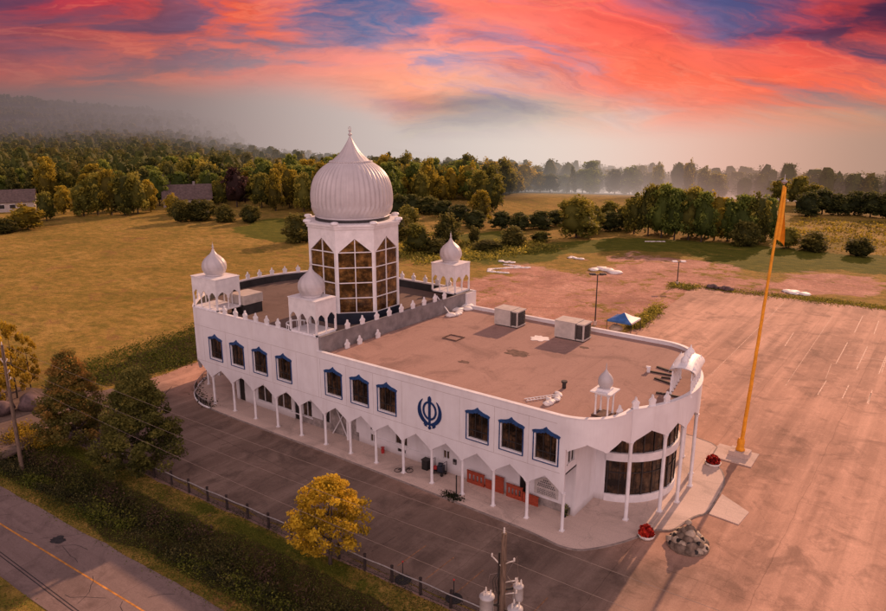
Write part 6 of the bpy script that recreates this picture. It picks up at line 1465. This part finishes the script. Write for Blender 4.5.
def comb(x, y, z=0.0):
    n = nt.nodes.new('ShaderNodeCombineXYZ')
    for i, v in enumerate((x, y, z)):
        if isinstance(v, (int, float)): n.inputs[i].default_value = v
        else: nt.links.new(v, n.inputs[i])
    return n.outputs[0]
# domain warp gives the cloud sheets their torn, combed edges
base_v = comb(math_n(nt, 'MULTIPLY', az0, 4.2), math_n(nt, 'MULTIPLY', el1, 15.0))
def cnoise(vec, scale, detail, rough, dist=0.0):
    n = nd(nt, 'ShaderNodeTexNoise'); n.inputs['Scale'].default_value = scale; n.inputs['Detail'].default_value = detail; n.inputs['Roughness'].default_value = rough; n.inputs['Distortion'].default_value = dist
    nt.links.new(vec, n.inputs['Vector']); return n
wn = cnoise(base_v, 1.1, 5, .6); ws = nt.nodes.new('ShaderNodeSeparateColor'); nt.links.new(wn.outputs['Color'], ws.inputs[0])
wa = math_n(nt, 'SUBTRACT', ws.outputs[0], .5); wb = math_n(nt, 'SUBTRACT', ws.outputs[1], .5)
az = math_n(nt, 'ADD', az0, math_n(nt, 'MULTIPLY', wa, .20)); el = math_n(nt, 'ADD', el1, math_n(nt, 'MULTIPLY', wb, .045))
ROWS_V = [0, 30, 60, 84, 104, 116, 135, 152, 175]; US = [0, 89, 177, 266, 354, 443, 532, 620, 709, 797, 886]
GAP = [[(98, 62, 90), (120, 62, 86), (140, 78, 96), (118, 92, 128), (86, 100, 146), (158, 122, 152), (232, 118, 122), (205, 108, 125), (98, 90, 136), (112, 64, 96), (64, 38, 66)],
       [(108, 68, 95), (118, 72, 95), (114, 74, 100), (112, 102, 135), (88, 108, 154), (112, 124, 166), (200, 132, 150), (222, 104, 110), (122, 98, 138), (108, 66, 98), (78, 42, 68)],
       [(128, 74, 98), (134, 82, 100), (136, 88, 106), (126, 114, 138), (136, 128, 162), (150, 146, 182), (142, 134, 170), (232, 140, 138), (150, 102, 132), (130, 85, 110), (110, 70, 95)],
       [(135, 75, 98), (130, 80, 98), (140, 80, 92), (205, 105, 105), (235, 140, 135), (190, 152, 178), (185, 150, 170), (235, 125, 120), (205, 125, 122), (145, 105, 118), (150, 100, 108)],
       [(150, 85, 95), (150, 85, 92), (185, 92, 85), (225, 108, 92), (240, 150, 138), (150, 120, 132), (165, 138, 148), (228, 150, 140), (225, 128, 112), (165, 125, 122), (160, 118, 115)],
       [(120, 98, 105), (135, 112, 116), (158, 128, 128), (205, 150, 145), (228, 175, 165), (160, 142, 150), (160, 140, 145), (222, 178, 168), (235, 145, 128), (190, 155, 142), (175, 142, 128)],
       [(122, 102, 106), (138, 117, 117), (165, 140, 138), (192, 164, 158), (202, 178, 172), (176, 158, 160), (192, 168, 164), (226, 172, 160), (235, 140, 122), (205, 158, 140), (182, 148, 132)],
       [(125, 104, 106), (140, 119, 117), (165, 142, 137), (192, 168, 162), (210, 193, 186), (216, 202, 196), (226, 208, 198), (232, 208, 196), (228, 188, 170), (215, 165, 146), (186, 148, 130)],
       [(125, 104, 106), (140, 119, 117), (165, 142, 137), (192, 168, 162), (212, 195, 188), (222, 208, 200), (232, 214, 204), (236, 212, 198), (224, 192, 174), (208, 170, 152), (180, 144, 126)]]
CLD = [[(140, 65, 90), (195, 55, 75), (220, 80, 80), (240, 95, 80), (190, 125, 150), (252, 120, 120), (254, 112, 108), (248, 100, 105), (130, 95, 135), (200, 70, 85), (100, 45, 70)],
       [(145, 68, 92), (170, 70, 85), (215, 85, 80), (242, 98, 82), (180, 125, 155), (250, 135, 140), (254, 118, 118), (250, 95, 92), (180, 92, 118), (215, 72, 85), (170, 55, 70)],
       [(165, 75, 95), (190, 85, 95), (228, 100, 88), (238, 110, 108), (240, 132, 135), (252, 158, 158), (246, 130, 130), (254, 106, 92), (248, 104, 96), (242, 92, 85), (215, 88, 92)],
       [(240, 85, 70), (245, 92, 62), (254, 98, 56), (254, 92, 70), (254, 142, 125), (250, 168, 158), (236, 152, 155), (254, 114, 100), (254, 102, 82), (254, 95, 72), (240, 108, 92)],
       [(248, 92, 66), (242, 92, 62), (255, 100, 54), (255, 96, 66), (255, 146, 124), (165, 128, 132), (190, 155, 158), (250, 140, 126), (254, 104, 84), (242, 105, 82), (235, 118, 95)],
       [(135, 102, 105), (150, 115, 115), (185, 128, 120), (240, 138, 116), (250, 155, 135), (190, 150, 148), (180, 155, 155), (240, 160, 148), (252, 112, 90), (230, 130, 105), (220, 140, 112)],
       [(128, 106, 107), (141, 119, 117), (168, 140, 135), (202, 160, 150), (214, 180, 170), (196, 176, 172), (205, 180, 172), (246, 142, 122), (254, 112, 90), (242, 126, 100), (226, 142, 115)],
       [(128, 106, 107), (141, 119, 117), (165, 142, 137), (194, 168, 162), (214, 195, 187), (220, 205, 198), (230, 211, 200), (242, 198, 180), (250, 136, 112), (236, 148, 122), (206, 150, 126)],
       [(128, 106, 107), (141, 119, 117), (165, 142, 137), (194, 168, 162), (214, 196, 188), (224, 210, 202), (234, 215, 204), (238, 213, 199), (228, 188, 170), (212, 168, 148), (186, 146, 126)]]
BIA = [[.34, .58, .55, .74, .34, .66, .86, .75, .30, .50, .22], [.38, .48, .45, .66, .28, .48, .66, .86, .30, .50, .38], [.50, .50, .50, .40, .42, .52, .55, .68, .56, .60, .50], [.74, .55, .66, .82, .74, .56, .48, .80, .86, .55, .62], [.85, .7, .8, .9, .8, .45, .4, .6, .9, .6, .6], [.3, .3, .4, .5, .55, .4, .35, .45, .82, .55, .5], [.2, .2, .2, .3, .4, .35, .35, .62, .88, .72, .6], [.2, .2, .2, .3, .3, .3, .3, .45, .8, .62, .5], [.2] * 11]
def az_of(u): return math.atan2((u - 443) / 720 * math.cos(PITCH), 1)
def el_of(v): return math.atan((305.5 - v) / 720) - PITCH
A0, A1 = -.75, .75
azf = math_n(nt, 'DIVIDE', math_n(nt, 'SUBTRACT', az, A0), A1 - A0)
def row(colors, bias=None):
    r = nt.nodes.new('ShaderNodeValToRGB'); cr = r.color_ramp; cr.interpolation = 'CARDINAL'
    while len(cr.elements) < len(US): cr.elements.new(.5)
    for i, (e, u) in enumerate(zip(cr.elements, US)):
        e.position = (az_of(u) - A0) / (A1 - A0); c = srgb(*((colors[i][0], min(255, colors[i][1] * 1.04), colors[i][2] * .93) if bias else colors[i])); e.color = (*c[:3], bias[i] if bias else 1)
    nt.links.new(azf, r.inputs[0]); return r
gaps = [row(g) for g in GAP]; clds = [row(c, b_) for c, b_ in zip(CLD, BIA)]
els = [el_of(v) for v in ROWS_V]
def stack(cols):
    cur = cols[0]
    for i in range(1, len(cols)):
        mr = nd(nt, 'ShaderNodeMapRange', interpolation_type='SMOOTHSTEP'); nt.links.new(el, mr.inputs[0]); mr.inputs[1].default_value = els[i - 1]; mr.inputs[2].default_value = els[i]
        cur = mixc(nt, mr.outputs[0], cur, cols[i])
    return cur
gap = stack([g.outputs[0] for g in gaps]); cld = stack([c.outputs[0] for c in clds])
def stack_f(cols):
    cur = cols[0]
    for i in range(1, len(cols)):
        mr = nd(nt, 'ShaderNodeMapRange', interpolation_type='SMOOTHSTEP'); nt.links.new(el, mr.inputs[0]); mr.inputs[1].default_value = els[i - 1]; mr.inputs[2].default_value = els[i]
        m = nd(nt, 'ShaderNodeMix'); m.data_type = 'FLOAT'; nt.links.new(mr.outputs[0], m.inputs[0]); nt.links.new(cur, m.inputs[2]); nt.links.new(cols[i], m.inputs[3]); cur = m.outputs[0]
    return cur
bias = stack_f([c.outputs[1] for c in clds])
# streaks: long horizontal on the left, raked down to the right on the right
rk = nd(nt, 'ShaderNodeMapRange', interpolation_type='SMOOTHSTEP'); nt.links.new(az0, rk.inputs[0]); rk.inputs[1].default_value = -.15; rk.inputs[2].default_value = .35
shear = math_n(nt, 'MULTIPLY', math_n(nt, 'MULTIPLY', az0, rk.outputs[0]), .20)
elr = math_n(nt, 'ADD', el, shear)
s1 = cnoise(comb(math_n(nt, 'MULTIPLY', az, 4.2), math_n(nt, 'MULTIPLY', elr, 17.0), 3.1), 1.0, 7, .56, 1.1)
s2 = cnoise(comb(math_n(nt, 'MULTIPLY', az, 13.0), math_n(nt, 'MULTIPLY', elr, 110.0), 7.7), 1.0, 6, .6, .4)
mask_ = math_n(nt, 'ADD', math_n(nt, 'ADD', bias, math_n(nt, 'MULTIPLY', math_n(nt, 'SUBTRACT', s1.outputs[0], .5), 2.5)), math_n(nt, 'MULTIPLY', math_n(nt, 'SUBTRACT', s2.outputs[0], .5), .55))
mr = nd(nt, 'ShaderNodeMapRange', interpolation_type='SMOOTHSTEP'); nt.links.new(mask_, mr.inputs[0]); mr.inputs[1].default_value = .16; mr.inputs[2].default_value = .74
skyc = mixc(nt, mr.outputs[0], gap, cld)
s3 = cnoise(comb(math_n(nt, 'MULTIPLY', az, 9.0), math_n(nt, 'MULTIPLY', elr, 38.0), 11.3), 1.0, 8, .62, 1.6)
skyc = mixc(nt, 1.0, skyc, ramp(nt, s3.outputs[0], [(.30, (.78, .77, .84)), (.5, (1, 1, 1)), (.72, (1.18, 1.10, 1.04))]).outputs[0], 'MULTIPLY')
# brighter combed rims
rim = ramp(nt, math_n(nt, 'ABSOLUTE', math_n(nt, 'SUBTRACT', mask_, .74)), [(0, (1, 1, 1)), (.10, (0, 0, 0))]).outputs[0]
skyc = mixc(nt, math_n(nt, 'MULTIPLY', math_n(nt, 'MULTIPLY', rim, bias), .30), skyc, srgb(255, 150, 120))
# high sky above the frame: pale dusk blue-lilac from the sky texture
def nd_step(v):
    n = nd(nt, 'ShaderNodeMapRange', interpolation_type='SMOOTHSTEP'); nt.links.new(v, n.inputs[0]); n.inputs[1].default_value = .55; n.inputs[2].default_value = .1; return n.outputs[0]
up_ = nd(nt, 'ShaderNodeMapRange', interpolation_type='SMOOTHSTEP'); nt.links.new(el0, up_.inputs[0]); up_.inputs[1].default_value = .16; up_.inputs[2].default_value = .55
skm = nd(nt, 'ShaderNodeVectorMath', operation='SCALE'); nt.links.new(sky.outputs[0], skm.inputs[0]); skm.inputs['Scale'].default_value = .06
hi = mixc(nt, .62, skm.outputs[0], (.30, .205, .215, 1))
bk = nd(nt, 'ShaderNodeMapRange', interpolation_type='SMOOTHSTEP'); nt.links.new(sp.outputs[1], bk.inputs[0]); bk.inputs[1].default_value = .05; bk.inputs[2].default_value = -.85
hi = mixc(nt, bk.outputs[0], hi, (1.48, 1.05, 1.06, 1))     # glow added behind the camera to brighten the shaded facade
up2 = math_n(nt, 'MAXIMUM', up_.outputs[0], nd_step(sp.outputs[1]))
nt.links.new(mixc(nt, up2, skyc, hi), bg.inputs[0]); bg.inputs[1].default_value = 1.0
world.cycles.sampling_method = 'MANUAL'; world.cycles.sample_map_resolution = 512

sl = bpy.data.lights.new('sun', 'SUN'); sl.energy = 5.0; sl.angle = R(.6); sl.color = (1.0, .56, .34)
so = bpy.data.objects.new('sun', sl); COL.objects.link(so)
to_sun = Vector((-.040 * math.cos(SUN_EL), .999 * math.cos(SUN_EL), math.sin(SUN_EL))); so.rotation_euler = (-to_sun).to_track_quat('-Z', 'Y').to_euler(); so.location = (20, 60, 60)

cam = bpy.data.cameras.new('camera'); co_ = bpy.data.objects.new('camera', cam); COL.objects.link(co_); scene.camera = co_
cam.sensor_width = 36; cam.lens = 36 * 720 / 886; cam.clip_end = 9000; cam.clip_start = .5
co_.location = CAM; co_.rotation_euler = (PI / 2 - PITCH, 0, YAW)

scene.render.engine = 'CYCLES'; scene.view_settings.view_transform = 'Standard'; scene.view_settings.look = 'None'; scene.view_settings.exposure = 0
scene.cycles.use_denoising = True; scene.cycles.max_bounces = 6; scene.cycles.diffuse_bounces = 2; scene.cycles.transparent_max_bounces = 8; scene.cycles.volume_bounces = 0
